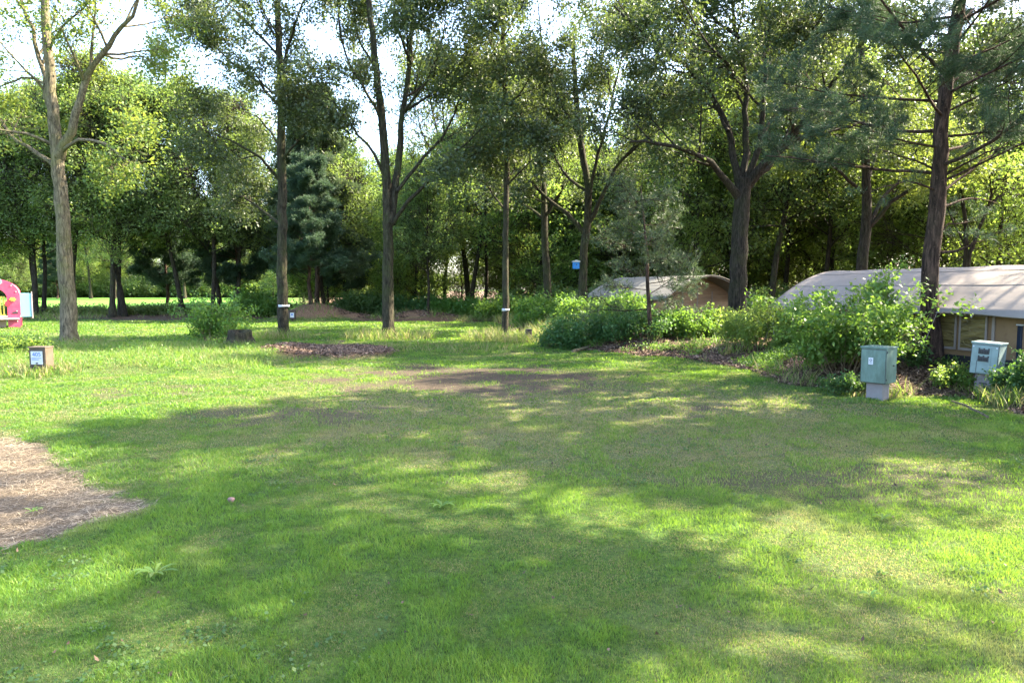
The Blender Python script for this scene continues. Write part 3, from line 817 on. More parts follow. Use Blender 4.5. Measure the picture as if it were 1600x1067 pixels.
# woodland trees one can tell apart by their trunks
for a in [('tallA', 55, 46, .95, 'dark trunk just right of the blue play house panel'),
          ('tallB', 69, 47, .95, 'thinner dark trunk between the play house and the pale oak'),
          ('tallC', 176, 45.5, .86, 'tall tree on the path edge, left of a close pair right of the pale oak'),
          ('tallA', 195, 46.5, .92, 'tree on the path edge, right one of a close pair right of the pale oak'),
          ('tallB', 333, 46, 1.0, 'tree rising behind the leafy bush that grows by the stump'),
          ('tallA', 346, 49, .95, 'slimmer tree close behind the one over the bush by the stump'),
          ('pineA', 262, 52, .88, 'dark blue-green pine at the edge of the green field'),
          ('pineA', 372, 50, 1.0, 'dark pine between the leafy bush and the banded oak'),
          ('pineB', 497, 46.5, 1.12, 'tall pale blue-green pine high above the sandy mound'),
          ('pineA', 486, 42.4, .78, 'reddish-trunked pine standing on the sandy mound'),
          ('pineA', 540, 52, .80, 'dark pine behind the right slope of the sandy mound'),
          ('tallB', 507, 47, .9, 'slender tree close behind the sandy mound'),
          ('tallB', 668, 43.5, .62, 'pale green small tree lit by the sun, right of the upright forked oak'),
          ('tallA', 735, 47, .95, 'dark trunk left of the thin banded tree'),
          ('tallB', 757, 52, .95, 'thin trunk close left of the thin banded tree, deeper in the wood'),
          ('tallC', 1203, 36, .85, 'tree close behind the big dark oak on its right side'),
          ('tallA', 1226, 43, .9, 'tree left of the far end of the large tent'),
          ('bright', 1085, 40, .95, 'bright leaved tree behind the smaller tent'),
          ('bright', 1440, 34, .92, 'sunlit tree behind the large tent, left of the dark pine'),
          ('bright', 1560, 33, .95, 'sunlit tree behind the right end of the large tent'),
          ('tallB', 1290, 37, .95, 'tree behind the large tent left of the leaning oak')]:
    place(a[0], a[1], a[2], a[3], a[4], None)
LANDMARKS = [(20, 'the play house'), (105, 'the pale oak'), (345, 'the leafy bush'), (443, 'the banded oak'), (607, 'the upright forked oak'), (789, 'the thin banded tree'),
             (911, 'the nest box oak'), (1010, 'the young pine'), (1155, 'the big dark oak'), (1350, 'the leaning oak'), (1462, 'the tall pine'), (1600, 'the right edge')]
LOOK = {'tallA': 'tall green', 'tallB': 'slender green', 'tallC': 'tall light green', 'bright': 'sunlit pale green', 'edge': 'low bushy', 'edgeB': 'bright bushy', 'pineA': 'dark pine'}
# the crowd behind
def crowd(n, x0, x1, d0, d1, kinds, s0, s1, label, group, mind=2.6):
    pts = []
    tries = 0
    while len(pts) < n and tries < n * 60:
        tries += 1
        d = random.uniform(d0, d1); px = random.uniform(x0, x1); x = (px - 800) / F * d
        if any((x - a) ** 2 + (d - b) ** 2 < mind ** 2 for a, b in pts): continue
        pts.append((x, d)); kd = random.choice(kinds)
        lm = min(LANDMARKS, key=lambda t: abs(t[0] - px))
        where = 'beyond the left edge' if px < 0 else 'beyond the right edge' if px > 1600 else ('just left of ' if px < lm[0] else 'just right of ') + lm[1]
        place(kd, px, d, random.uniform(s0, s1), f'{LOOK[kd]} {label}, {where}', group)
crowd(22, -80, 640, 125, 165, ['edge', 'tallA', 'tallC', 'edgeB', 'pineA', 'edge'], 1.0, 1.35, 'tree in the far wood', 'trees of the far wood beyond the field', 4)
crowd(34, -150, 640, 166, 176, ['edge', 'edgeB', 'edge'], 1.2, 1.7, 'tree at the far field edge', 'trees along the far side of the field', 3.5)
crowd(8, -120, 420, 46, 49.5, ['tallB', 'tallA', 'tallC', 'bright'], .78, .98, 'tree in the row before the field', 'trees in the row before the field', 2.5)
crowd(15, 470, 860, 48, 66, ['bright', 'edgeB', 'tallB', 'edgeB', 'edge', 'tallC'], .8, 1.05, 'tree behind the mound', 'trees of the wood behind the mound', 3.6)
crowd(16, 850, 1240, 42, 62, ['bright', 'edge', 'bright', 'edgeB', 'tallC', 'bright'], .8, 1.05, 'tree behind the smaller tent', 'trees of the wood behind the smaller tent', 3.6)
crowd(17, 1180, 1780, 38, 58, ['bright', 'edge', 'edgeB', 'tallC', 'tallB', 'bright'], .85, 1.15, 'tree behind the large tent', 'trees of the wood behind the large tent', 3.4)
crowd(24, 420, 1800, 70, 100, ['edge', 'edgeB', 'edge'], 1.3, 1.8, 'tree deep in the wood', 'trees deep in the wood', 6)

# trees right of the camera whose shade falls over the lawn
SH = [((10.1, 10.1), 'shadeC', 1.2, 5.2), ((12.5, 11.3), 'shade', .76, 2.2), ((17.5, 12.8), 'shadeB', 1.0, .9), ((11.4, 6.1), 'shadeD', 1.15, 3.0), ((14.0, 2.0), 'shadeC', .95, 4.1), ((14.5, 19.5), 'shadeC', 1.0, 2.9), ((24, 22), 'shade', 1.1, 1.9), ((33, 18), 'tallC', 1.0, .2), ((30, 5), 'tallB', .9, 5.0)]
for i, ((x, y), k, s, rz) in enumerate(SH):
    r = place(k, 800 + x / y * F, y, s, 'tree on the right of the lawn beyond the large tent, shading the grass', 'trees right of the lawn', rz)

# ------------------------------------------------------------------ shrubs
def shrub(name, px, py, z, rad, hgt, stems, seed, label, leaf, n_per=7, ln=.075, spread=.07, tips=5, group=None, d=None, cat='bush', stretch=1.0, bark='twig', up=.7):
    if d is None:
        g = G(px, py, z); x, y = g
    else: x, y = (px - 800) / F * d, d
    base = np.array([x, y, zat(x, y)]); T = Tree(seed); r = T.r
    cfg = dict(seg=.22, wander=.12, up=.15, max=1, kids=[6], tips=tips, ang=(.3, .8), ratio=(.3, .55), minl=.18, rmin=.003)
    for i in range(stems):
        a = r.uniform(0, 6.283); q = math.sqrt(r.uniform(0, 1)) * rad
        p = base + np.array([math.cos(a) * q * .75 * stretch, math.sin(a) * q * .75, -.03]); p[2] = zat(p[0], p[1]) - .03
        e = up + r.uniform(-.25, .55) ; hh = hgt * r.uniform(.45, 1.05) * (1 - .35 * (q / rad) ** 2)
        T.branch(p, (math.cos(a) * math.cos(e), math.sin(a) * math.cos(e), math.sin(e) + .3), hh, .010, 0, cfg)
    root = empty(name, base, label, cat, group)
    link('stems', tubes_mesh('stems', T.tubes, M[bark], base), root)
    link('foliage', leaf_mesh('foliage', T.tips, r, base, M[leaf], n_per, spread, ln, .6), root)
    return root

shrub('bush', 1322, 583, .2, .62, 2.05, 50, 401, 'tall leafy green bush behind the left cabinet, shoots above the tent eave', 'shrub_leaf', 8, .095, .09, 6)
shrub('bush', 1205, 552, .2, 1.0, 1.35, 44, 402, 'bright bramble bush left of the tall leafy bush', 'bright_leaf', 8, .08, .10, 5, stretch=1.2)
shrub('bush', 1140, 530, .25, 1.0, 1.1, 34, 403, 'low bright bramble bush at the foot of the big dark oak', 'bright_leaf', 7, .08, .10, 5, stretch=1.3)
shrub('bush', 1268, 545, .25, .9, 1.5, 36, 404, 'leafy bush hiding the left wall of the large tent', 'shrub_leaf', 8, .08, .10, 5)
shrub('bush', 1402, 580, .25, .25, .9, 10, 405, 'thin leafy bush between the left cabinet and the pine trunk', 'dark_shrub', 6, .075, .07, 5)
shrub('bush', 1482, 598, .2, .22, .42, 10, 406, 'small leafy plant at the foot of the dark pine', 'bright_leaf', 6, .06, .05, 4)
shrub('bush', 1622, 618, .15, .26, .80, 20, 407, 'dark leafy bush cut by the right edge of the photo', 'dark_shrub', 8, .07, .06, 5)
shrub('bush', 912, 533, .2, 1.35, 1.0, 40, 408, 'dense dark green bush right of the black post', 'dark_shrub', 8, .10, .14, 5, stretch=1.2)
shrub('bush', 992, 536, .2, 1.1, .95, 28, 409, 'mixed dark bush on the bank left of the young pine', 'dark_shrub', 8, .10, .13, 5, stretch=1.2)
shrub('bush', 1062, 532, .25, 1.1, 1.05, 32, 410, 'fresh green bush in front of the smaller tent', 'shrub_leaf', 8, .10, .12, 5, stretch=1.2)
shrub('bush', 945, 505, .3, 1.8, 1.5, 44, 411, 'wide bush on the bank below the nest box oak', 'shrub_leaf', 9, .13, .18, 5, d=28, stretch=1.2)
shrub('bush', 860, 500, .3, 1.6, 1.3, 44, 412, 'bush at the foot of the sturdy trunk left of the nest box', 'shrub_leaf', 9, .14, .18, 5, d=33)
shrub('bush', 338, 539, 0, .50, 1.9, 26, 413, 'leafy green bush growing beside the tree stump on the left', 'shrub_leaf', 7, .10, .11, 4)
shrub('bush', 405, 492, 0, 1.7, 1.5, 50, 414, 'wide green bush in shade left of the banded oak', 'shrub_leaf', 9, .17, .2, 5, d=46)
shrub('bush', 725, 492, 0, 1.8, 1.3, 34, 415, 'green bush behind the second mound', 'shrub_leaf', 9, .18, .24, 5, d=45, stretch=1.3)
shrub('bush', 640, 492, 0, 2.0, 1.6, 50, 416, 'green bush between the two mounds', 'dark_shrub', 9, .18, .24, 5, d=46.5, stretch=1.3)
shrub('bush', 575, 485, 0, 2.0, 1.7, 50, 417, 'shady bush over the right slope of the sandy mound', 'dark_shrub', 9, .18, .24, 5, d=47, stretch=1.3)
shrub('bush', 790, 495, 0, 1.7, 1.5, 36, 418, 'bush behind the thin banded tree', 'shrub_leaf', 9, .17, .24, 5, d=41, stretch=1.1)
shrub('bush', 20, 560, 0, .9, .45, 30, 419, 'low leafy plant left of the brown number box', 'bright_leaf', 7, .08, .08, 4)
shrub('bush', 1330, 598, .2, .4, .35, 14, 420, 'low plants at the foot of the tall leafy bush', 'dark_shrub', 6, .06, .06, 4, stretch=1.6)
# hedge line under the row of trees
for i, (px, dd) in enumerate([(-20, 46), (35, 47.5), (90, 48), (140, 48.5), (215, 48.5), (245, 49), (290, 48.5), (330, 49)]):
    shrub('hedge_bush', px, 495, 0, 1.3, 0.5, 22, 430 + i, 'low hedge-line bush before the green field, ' + ['by the left edge', 'left of the first dark trunk', 'left of the pale oak', 'right of the pale oak', 'right of the close pair', 'in the middle gap', 'left of the leafy stump bush', 'behind the leafy stump bush'][i], 'far_leaf', 5, .16, .22, 4, 'bushes in the hedge line before the field', d=dd, stretch=1.4)
for i, (px, dd) in enumerate([(840, 44), (900, 42), (960, 42), (1020, 43), (1090, 44), (1230, 40), (1290, 38), (1380, 36), (1460, 37), (1540, 36), (1620, 36), (1170, 38)]):
    shrub('wood_bush', px, 495, 0, 2.0, 2.0, 34, 450 + i, 'undergrowth bush at the wood edge, behind and nearest to ' + min(LANDMARKS, key=lambda t: abs(t[0] - px))[1], 'far_leaf', 9, .19, .28, 5, 'undergrowth bushes behind the tents', d=dd, stretch=1.4)

b0 = [o for o in COL.objects if o.name.startswith('wood_bush') and o.type == 'EMPTY'][:4]
for i in range(44):
    px = -60 + i * 16.5 + random.uniform(-5, 5); dd = random.uniform(158, 166); x = (px - 800) / F * dd
    copy_tree(b0[i % 4], (x, dd, zat(x, dd)), random.uniform(0, 6.28), random.uniform(2.2, 3.2), 'bush along the far edge of the green field', 'bushes along the far side of the field')
# low weeds covering the bank
def weeds():
    T = Tree(470); r = T.r; C = []
    for i in range(9000):
        t = r.uniform(.2, 1); x = np.interp(t, ti, ex) + r.normal(.9, .8); y = np.interp(t, ti, ey) + r.normal(.9, .8)
        C.append((x, y))
    for i in range(2600):
        C.append((r.uniform(-23, -5), r.uniform(15.5, 22)))
    C = np.array(C); m = masks(C[:, 0], C[:, 1]); n = fbm(C[:, 0] * .8, C[:, 1] * .8, 88)
    k = ((m['bd'] > .15) | (m['rough'] > .5)) & (n > .55); C = C[k]; z = height(C[:, 0], C[:, 1])
    tips = [((a[0], a[1], zz + .02 + r.uniform(0, .14)), (0, 0, 1)) for a, zz in zip(C, z)]
    tag(link('ground_cover', leaf_mesh('ground_cover', tips, r, np.zeros(3), M['shrub_leaf'], 7, .06, .06, .6)), 'low leafy weeds spread over the bank', 'weeds', kind='stuff')
weeds()
def clover():
    r = np.random.default_rng(480)
    x, y = scatter(2.3, 14, 35); n = fbm(x * .9, y * .9, 97); m = masks(x, y)
    k = (n > .60) & (m['straw'] < .2) & (m['berm'] < .2) & (m['soil'] < .4); x, y = x[k], y[k]; z = height(x, y)
    tips = [((a, b, c + .018), (0, 0, 1)) for a, b, c in zip(x, y, z)]
    tag(link('clover', leaf_mesh('clover', tips, r, np.zeros(3), M['dark_shrub'], 9, np.array([.035, .035, .008]), .026, .9, flat=.25)), 'patches of clover and small broad leaves in the lawn', 'clover', kind='stuff')
clover()

# ------------------------------------------------------------------ small building blocks
def box_v(x0, x1, y0, y1, z0, z1, taper=0):
    return [[x0, y0, z0], [x1, y0, z0], [x1, y1, z0], [x0, y1, z0], [x0, y0, z1], [x1, y0, z1], [x1, y1, z1], [x0, y1, z1]]
BF = [[0, 3, 2, 1], [4, 5, 6, 7], [0, 1, 5, 4], [1, 2, 6, 5], [2, 3, 7, 6], [3, 0, 4, 7]]
class MB:
    def __init__(s): s.v = []; s.f = []
    def box(s, *a):
        o = len(s.v); s.v += box_v(*a); s.f += [[i + o for i in q] for q in BF]; return s
    def tube(s, pts, r, k=8):
        pts = np.asarray(pts, float); t = np.gradient(pts, axis=0); t /= np.linalg.norm(t, axis=1)[:, None]
        ref = np.array([0, 0, 1.]) if abs(t[0][2]) < .9 else np.array([1., 0, 0])
        for i, p in enumerate(pts):
            a = np.cross(t[i], ref); a /= np.linalg.norm(a); b = np.cross(t[i], a)
            if i == 0: o = len(s.v)
            for j in range(k):
                g = j * 2 * math.pi / k; s.v.append(list(p + r * (math.cos(g) * a + math.sin(g) * b)))
        for i in range(len(pts) - 1):
            for j in range(k): s.f.append([o + i * k + j, o + i * k + (j + 1) % k, o + (i + 1) * k + (j + 1) % k, o + (i + 1) * k + j])
        s.f.append([o + j for j in range(k)][::-1]); s.f.append([o + (len(pts) - 1) * k + j for j in range(k)])
        return s
    def prism(s, poly, y0, y1):
        """polygon in xz extruded along y"""
        n = len(poly); o = len(s.v)
        s.v += [[p[0], y0, p[1]] for p in poly] + [[p[0], y1, p[1]] for p in poly]
        s.f.append([o + i for i in range(n)]); s.f.append([o + n + i for i in range(n)][::-1])
        for i in range(n): j = (i + 1) % n; s.f.append([o + j, o + i, o + n + i, o + n + j])
        return s
    def build(s, name, mat, parent=None, bevel=0, loc=None, smooth=False):
        me = bpy.data.meshes.new(name); me.from_pydata([tuple(map(float, v)) for v in s.v], [], s.f); me.update()
        me.materials.append(mat)
        if smooth: me.shade_smooth()
        o = link(name, me, parent, loc)
        if bevel:
            b = o.modifiers.new('bevel', 'BEVEL'); b.width = bevel; b.segments = 2; b.limit_method = 'ANGLE'
        return o

def text(name, s, size, mat, parent, loc, rot):
    c = bpy.data.curves.new(name, 'FONT'); c.body = s; c.size = size; c.extrude = .0008; c.align_x = 'CENTER'; c.align_y = 'CENTER'
    c.materials.append(mat); tmp = bpy.data.objects.new('tmp', c); COL.objects.link(tmp)
    me = bpy.data.meshes.new_from_object(tmp.evaluated_get(bpy.context.evaluated_depsgraph_get())); bpy.data.objects.remove(tmp)
    o = link(name, me, parent, loc); o.rotation_euler = rot; return o

# ------------------------------------------------------------------ tents
def canvas(name, col, dirt):
    m, nt, out = new_mat(name)
    co = objco(nt); n = noise(nt, 1.2, 6, .65, co); n2 = noise(nt, 7, 5, .7, co)
    c = ramp(nt, n, [(.3, tuple(a * .85 for a in col)), (.7, col)])
    c = mixc(nt, ramp(nt, n2, [(.56, (0, 0, 0)), (.72, (.55,) * 3)]), c, dirt)
    p = nd(nt, "ShaderNodeBsdfPrincipled"); p.inputs['Roughness'].default_value = .8; p.inputs['Specular IOR Level'].default_value = .25
    nt.links.new(c, p.inputs['Base Color'])
    w = noise(nt, 2.2, 3, .5, objco(nt, (.5, .2, 1))); b = nt.nodes.new("ShaderNodeBump"); b.inputs['Strength'].default_value = .6; b.inputs['Distance'].default_value = .06
    nt.links.new(w, b.inputs['Height']); nt.links.new(b.outputs[0], p.inputs['Normal'])
    nt.links.new(p.outputs[0], out.inputs[0]); return m
M['roof'] = canvas('roof_canvas', (.245, .210, .190), (.13, .12, .115))
M['roof2'] = canvas('roof_canvas_worn', (.19, .178, .16), (.14, .14, .12))
M['wall'] = canvas('wall_canvas', (.20, .125, .065), (.14, .085, .045))
M['wood'] = plain('log_wall', (.25, .17, .105), .7, .3, 1.2, .2, dirt=(.25, .12, .05), stretch=(1, 1, 14))
M['trim'] = plain('tent_trim', (.22, .18, .155), .7, .1)
M['skirt'] = plain('dark_skirt', (.016, .017, .020), .6, .2)
M['steel'] = plain('tent_pole', (.45, .44, .42), .35, .1)
def film_mat():
    m, nt, out = new_mat('window_film')
    v = objco(nt, (1, .7, 3.2)); n = noise(nt, 2.4, 3, .55, v, 1.2)
    p = nd(nt, "ShaderNodeBsdfPrincipled")
    c = ramp(nt, n, [(.35, (.10, .075, .03)), (.6, (.20, .15, .06))]); nt.links.new(c, p.inputs['Base Color'])
    p.inputs['Roughness'].default_value = .13; p.inputs['Specular IOR Level'].default_value = .9
    b = nt.nodes.new("ShaderNodeBump"); b.inputs['Strength'].default_value = 1; b.inputs['Distance'].default_value = .12
    nt.links.new(n, b.inputs['Height']); nt.links.new(b.outputs[0], p.inputs['Normal'])
    nt.links.new(p.outputs[0], out.inputs[0]); return m
M['film'] = film_mat()

def vault(u, hw, rise, eave):   # u -1..1 across
    return eave + rise * (1 - abs(u) ** 1.75)

def tent(name, origin, ang, length, hw, eave, ridge, label, wall_from, wall_to, windows, gable_near=False, roofm='roof', sag=.02):
    """local frame: x across (0 at ridge), y along the ridge from the near end, z up"""
    root = empty(name, origin, label, 'tent', None, ang)
    ny_, nx_ = 40, 28; rise = ridge - eave
    V = []
    for j in range(ny_ + 1):
        y = length * j / ny_; bow = sag * math.sin(j / ny_ * math.pi * 5) ** 2
        endtaper = 0
        for i in range(nx_ + 1):
            u = -1 + 2 * i / nx_
            V.append([u * hw, y, vault(u, hw, rise, eave) - bow * (1 - abs(u)) - .0 - (.03 * math.sin(y * 2.1 + i) if i in (0, nx_) else 0)])
    n0 = len(V); V += [[a, b, c - .025] for a, b, c in V]
    Fs = []
    for j in range(ny_):
        for i in range(nx_):
            q = [j * (nx_ + 1) + i, j * (nx_ + 1) + i + 1, (j + 1) * (nx_ + 1) + i + 1, (j + 1) * (nx_ + 1) + i]
            Fs.append(q); Fs.append([k + n0 for k in q][::-1])
    for j in range(ny_):
        for i in (0, nx_):
            a, b = j * (nx_ + 1) + i, (j + 1) * (nx_ + 1) + i; Fs.append([a, b, b + n0, a + n0])
    for j in (0, ny_):
        for i in range(nx_):
            a = j * (nx_ + 1) + i; Fs.append([a, a + 1, a + 1 + n0, a + n0])
    roof = link('roof', make_mesh('roof', V, Fs, M[roofm], None, True), root)
    # seams: raised welts along the ridge direction and across
    for s, nm in ((-.62, 'seam'), (-.3, 'seam')):
        b = MB(); z = vault(s, hw, rise, eave) + .004
        b.tube([[s * hw, .05 + k * (length - .1) / 12, z - sag * math.sin((.05 + k * (length - .1) / 12) / length * math.pi * 5) ** 2 * (1 - abs(s))] for k in range(13)], .008, 5)
        b.build(nm, M['trim'], roof)
    # hoops
    for y in np.linspace(.15, length - .15, 5):
        b = MB(); b.tube([[u * hw * .985, y, vault(u, hw, rise, eave) - .055] for u in np.linspace(-1, 1, 17)], .018, 6); b.build('hoop', M['steel'], root)
    wx = hw * .86
    top = eave + rise * .2
    for sgn in (-1, 1):
        b = MB()
        n = 24; yy = np.linspace(wall_from, wall_to, n + 1)
        for k in range(n):
            o = len(b.v); x0 = sgn * (wx + .015 * math.sin(yy[k] * 5)); x1 = sgn * (wx + .015 * math.sin(yy[k + 1] * 5))
            b.v += [[x0, yy[k], .27], [x1, yy[k + 1], .27], [x1, yy[k + 1], top], [x0, yy[k], top]]; b.f.append([o, o + 1, o + 2, o + 3])
        b.build('side_wall', M['wall'], root)
        MB().box(min(sgn * wx, sgn * (wx + .04)), max(sgn * wx, sgn * (wx + .04)), wall_from, wall_to, -.05, .28).build('skirt', M['skirt'], root)
    for (a, c) in windows:
        w = MB(); w.box(-wx - .034, -wx - .022, a, c, .44, top - .25); wi = w.build('window', M['film'], root)
        f = MB()
        for (p, q, r_, s_) in ((a - .035, a, .39, top - .2), (c, c + .035, .39, top - .2), (a, c, .39, .44), (a, c, top - .25, top - .2)):
            f.box(-wx - .045, -wx - .02, p, q, r_, s_)
        f.build('frame', M['trim'], wi)
    for y in np.linspace(wall_from, wall_to, 5):
        MB().box(-wx - .05, -wx - .02, y - .025, y + .025, .3, top).build('strap', M['trim'], root)
    # gable walls following the vault
    for yy_, nm in ((wall_from, 'gable_wall'), (wall_to, 'gable_wall')):
        us = np.linspace(-.86, .86, 21); poly = [(-wx, 0.0)] + [(u * hw, vault(u, hw, rise, eave) - .04) for u in us] + [(wx, 0.0)]
        g = MB().prism(poly[::-1], yy_ - .02, yy_ + .02).build(nm, M['wood'] if gable_near else M['wall'], root)
        if gable_near and yy_ == wall_from:
            for x0 in (-.55, .25, 1.05):
                MB().box(x0, x0 + .05, yy_ - .04, yy_ - .021, .05, 1.75 if x0 < 1 else 1.5).build('post_strip', M['trim'], g)
            MB().box(-.5, .25, yy_ - .03, yy_ - .022, .05, 1.7).build('door', M['wood'], g)
    # guy lines and corner poles
    for y in (.1, length - .1):
        for sgn in (-1, 1):
            MB().tube([[sgn * hw * .97, y, eave], [sgn * (hw * .93), y, 0]], .016, 6).build('pole', M['steel'], root)
    for y in np.linspace(.4, length - .4, 4):
        MB().tube([[-hw, y, eave - .02], [-hw - .55, y, -.02]], .008, 4).build('guy_line', M['trim'], root)
    return root

# large tent: near eave (10.3,10.0) ... far eave corner behind photo pixel 1200,475
A = np.array([9.15, 12.2]); Bp = np.array([6.97, 18.6]); ud = (Bp - A) / np.linalg.norm(Bp - A); wd = np.array([ud[1], -ud[0]])
HW = 2.25; start = A - ud * 1.0
o_ = start + wd * HW; ln_ = np.linalg.norm(Bp - start); zt = .30
tent('tent', (o_[0], o_[1], zt), math.atan2(ud[1], ud[0]) - math.pi / 2, ln_, HW, 1.12, 2.12,
     'large tunnel tent with a long pale grey vaulted roof at the right edge', .3, ln_ - 1.7,
     [(1.9, 2.4), (2.53, 2.9)])
# smaller tent
c2 = P(1112, 500, 28.5); a2 = R(24)
tent('tent', (c2[0], 28.5, zt), a2, 6.5, 2.35, 1.22, 2.2, 'smaller vaulted tent with brown boarded gable, left of the big dark oak', 1.3, 6.2, [], True, 'roof2')

# ------------------------------------------------------------------ electricity cabinets
M['grp'] = plain('green_cabinet', (.105, .165, .138), .55, .25, 7, .05, dirt=(.055, .085, .060), dirtsc=2.2, stretch=(1.5, 1.5, .5))
M['grp2'] = plain('blue_green_cabinet', (.175, .235, .235), .5, .15, 5, .03, dirt=(.12, .165, .145), dirtsc=2)
M['conc'] = plain('concrete_foot', (.20, .175, .18), .85, .15, 4, .2, dirt=(.14, .15, .14), dirtsc=2.5)
M['dark'] = plain('dark_plastic', (.035, .035, .04), .5, .2)
M['ink'] = plain('ink', (.06, .07, .12), .6, .1)
M['blueink'] = plain('blue_ink', (.03, .12, .45), .6, .1)
def cabinet(px, py, ang, w, dp, h0, h1, label, second=False, tilt=0):
    g = G(px, py, .03); z = zat(*g); root = empty('electricity_cabinet', (g[0], g[1], z), label, 'cabinet', None, ang); root.rotation_euler = (0, tilt, ang)
    mat = M['grp2'] if second else M['grp']
    MB().box(-w * .32, w * .32, -dp * .33, dp * .33, -.1, h0 + .01).build('foot', M['conc'], root, .008)
    b = MB().box(-w / 2, w / 2, -dp / 2, dp / 2, h0, h1).build('body', mat, root, .012)
    MB().box(-w / 2 - .012, w / 2 + .012, -dp / 2 - .014, dp / 2 + .012, h1 - .008, h1 + .022).build('lid', mat, root, .006)
    MB().box(-w / 2 + .005, w / 2 - .005, -dp / 2 - .004, -dp / 2 - .0005, h0 + .005, h1 - .022).build('door_gap', M['dark'], root)
    d = MB().box(-w / 2 + .012, w / 2 - .012, -dp / 2 - .012, -dp / 2 + .0, h0 + .012, h1 - .03).build('door', mat, root, .004)
    if not second:
        s = MB().box(-.075, .0, -dp / 2 - .0155, -dp / 2 - .0125, (h0 + h1) / 2 + .02, (h0 + h1) / 2 + .135).build('sticker', M['paper'], root)
        c = MB(); k = 18; cz = (h0 + h1) / 2 + .092
        for i in range(k):
            a0, a1 = i * 2 * math.pi / k, (i + 1) * 2 * math.pi / k
            o = len(c.v); c.v += [[-.0375 + math.cos(a) * q, -dp / 2 - .0165, cz + math.sin(a) * q] for a, q in ((a0, .012), (a0, .022), (a1, .022), (a1, .012))]; c.f.append([o, o + 1, o + 2, o + 3])
        c.box(-.058, -.018, -dp / 2 - .0175, -dp / 2 - .0158, cz - .045, cz - .036)
        c.build('emblem', M['ink'], s)
        MB().tube([[w / 2 + .0, 0.06, (h0 + h1) / 2], [w / 2 + .02, .06, (h0 + h1) / 2]], .012, 8).build('lock', M['dark'], root)
        for zz in (h0 + .06, h1 - .08): MB().box(w / 2 - .01, w / 2 + .008, -dp / 2 + .01, -dp / 2 + .03, zz, zz + .03).build('hinge', M['dark'], root)
    else:
        pn = MB().box(-w * .27, w * .24, -dp / 2 - .022, -dp / 2 - .0125, h0 + .03, h1 - .06).build('front_panel', mat, root, .003)
        for zc in (h1 - .14, h1 - .27):
            s = MB().box(-w * .22, w * .17, -dp / 2 - .035, -dp / 2 - .0225, zc - .04, zc + .045).build('socket_strip', M['dark'], root, .004)
            q = MB()
            for i in range(6): q.box(-w * .20 + i * w * .06, -w * .20 + i * w * .06 + w * .035, -dp / 2 - .041, -dp / 2 - .0355, zc - .025, zc + .02)
            q.build('breakers', M['skirt'], s)
            q = MB()
            for i in range(3): MB().tube([[-w * .19 + i * w * .17, -dp / 2 - .029, zc + .046], [-w * .19 + i * w * .17, -dp / 2 - .029, zc + .062]], .012, 8).build('clip', M['dark'], s)
        MB().box(-w * .25, -w * .235, -dp / 2 - .026, -dp / 2 - .0225, h0 + .03, h1 - .30).build('cable', M['dark'], root)
        for xx in (-w / 2 + .035, w / 2 - .035): MB().tube([[xx, -dp / 2 - .013, h1 - .06], [xx, -dp / 2 - .02, h1 - .06]], .012, 8).build('screw', M['paper'], root)
        for i, xx in enumerate((-w * .06, w * .08)): MB().box(xx - .03, xx + .03, -dp * .33 - .003, -dp * .33 - .0005, h0 * .42, h0 * .5).build('stain_mark', M['dark'], root)
    return root
cabinet(1371, 622, R(-51), .42, .42, .30, .90, 'green weathered electricity cabinet with a white sticker, left one of the two', False, R(0))
cabinet(1538, 617, R(-51), .42, .40, .30, .84, 'pale blue-green electricity cabinet with two dark socket strips, right one of the two', True, R(3))

# ------------------------------------------------------------------ brown number box
M['brown'] = plain('brown_plastic', (.085, .060, .042), .6, .15, 3, .05, dirt=(.13, .095, .07), dirtsc=3)
M['board'] = plain('dark_board', (.05, .035, .03), .7, .2)
g = G(66, 584); rt = empty('number_box', (g[0], g[1], zat(*g)), 'brown pitch number box on a short post with a white card, left side', 'number box', None, R(-2))
MB().box(-.04, .04, -.04, .04, -.1, .16).build('post', M['board'], rt, .004)
MB().box(-.19, .19, -.13, .13, .14, .60).build('body', M['brown'], rt, .015)
MB().box(-.20, .20, -.15, .14, .598, .628).build('lid', M['brown'], rt, .008)
MB().box(-.165, .165, -.137, -.1305, .17, .565).build('recess', M['board'], rt, .003)
card = MB().box(-.14, .13, -.143, -.1375, .235, .53).build('card', M['paper'], rt)
MB().box(-.03, .02, -.147, -.1435, .245, .275).build('clip', M['dark'], card)
text('number', '405', .135, M['blueink'], card, (-.005, -.1445, .455), (R(90), 0, 0))
MB().box(-.12, .1, -.1455, -.1435, .365, .378).build('printed_line', M['blueink'], card)
MB().box(-.12, .04, -.1455, -.1435, .335, .345).build('printed_line', M['blueink'], card)

# second, far number box left of the mound
g = G(457, 503); rt = empty('number_box', (g[0], g[1], zat(*g)), 'small dark box with a white card at the left foot of the sandy mound', 'number box', None, R(8))
MB().box(-.05, .05, -.04, .04, -.1, .12).build('post', M['board'], rt)
MB().box(-.19, .19, -.12, .12, .1, .64).build('body', M['board'], rt, .015)
cd = MB().box(-.11, .11, -.128, -.1215, .2, .48).build('card', M['paper'], rt)
MB().box(-.05, .05, -.1325, -.1285, .33, .42).build('printed_mark', M['blueink'], cd)

# black bollard
g = G(826, 534); rt = empty('bollard', (g[0], g[1], zat(*g)), 'short black wooden post at the corner of the dark bush', 'post')
MB().tube([[0, 0, -.1], [.0, 0, .2], [.005, .005, .42]], .12, 12).build('post', M['board'], rt, .008)
MB().tube([[.005, .005, .421], [.005, .005, .45]], .13, 12).build('cap', M['dark'], rt, .004)
MB().box(-.135, -.122, -.05, .05, .12, .34).build('reflector', M['paper'], rt)
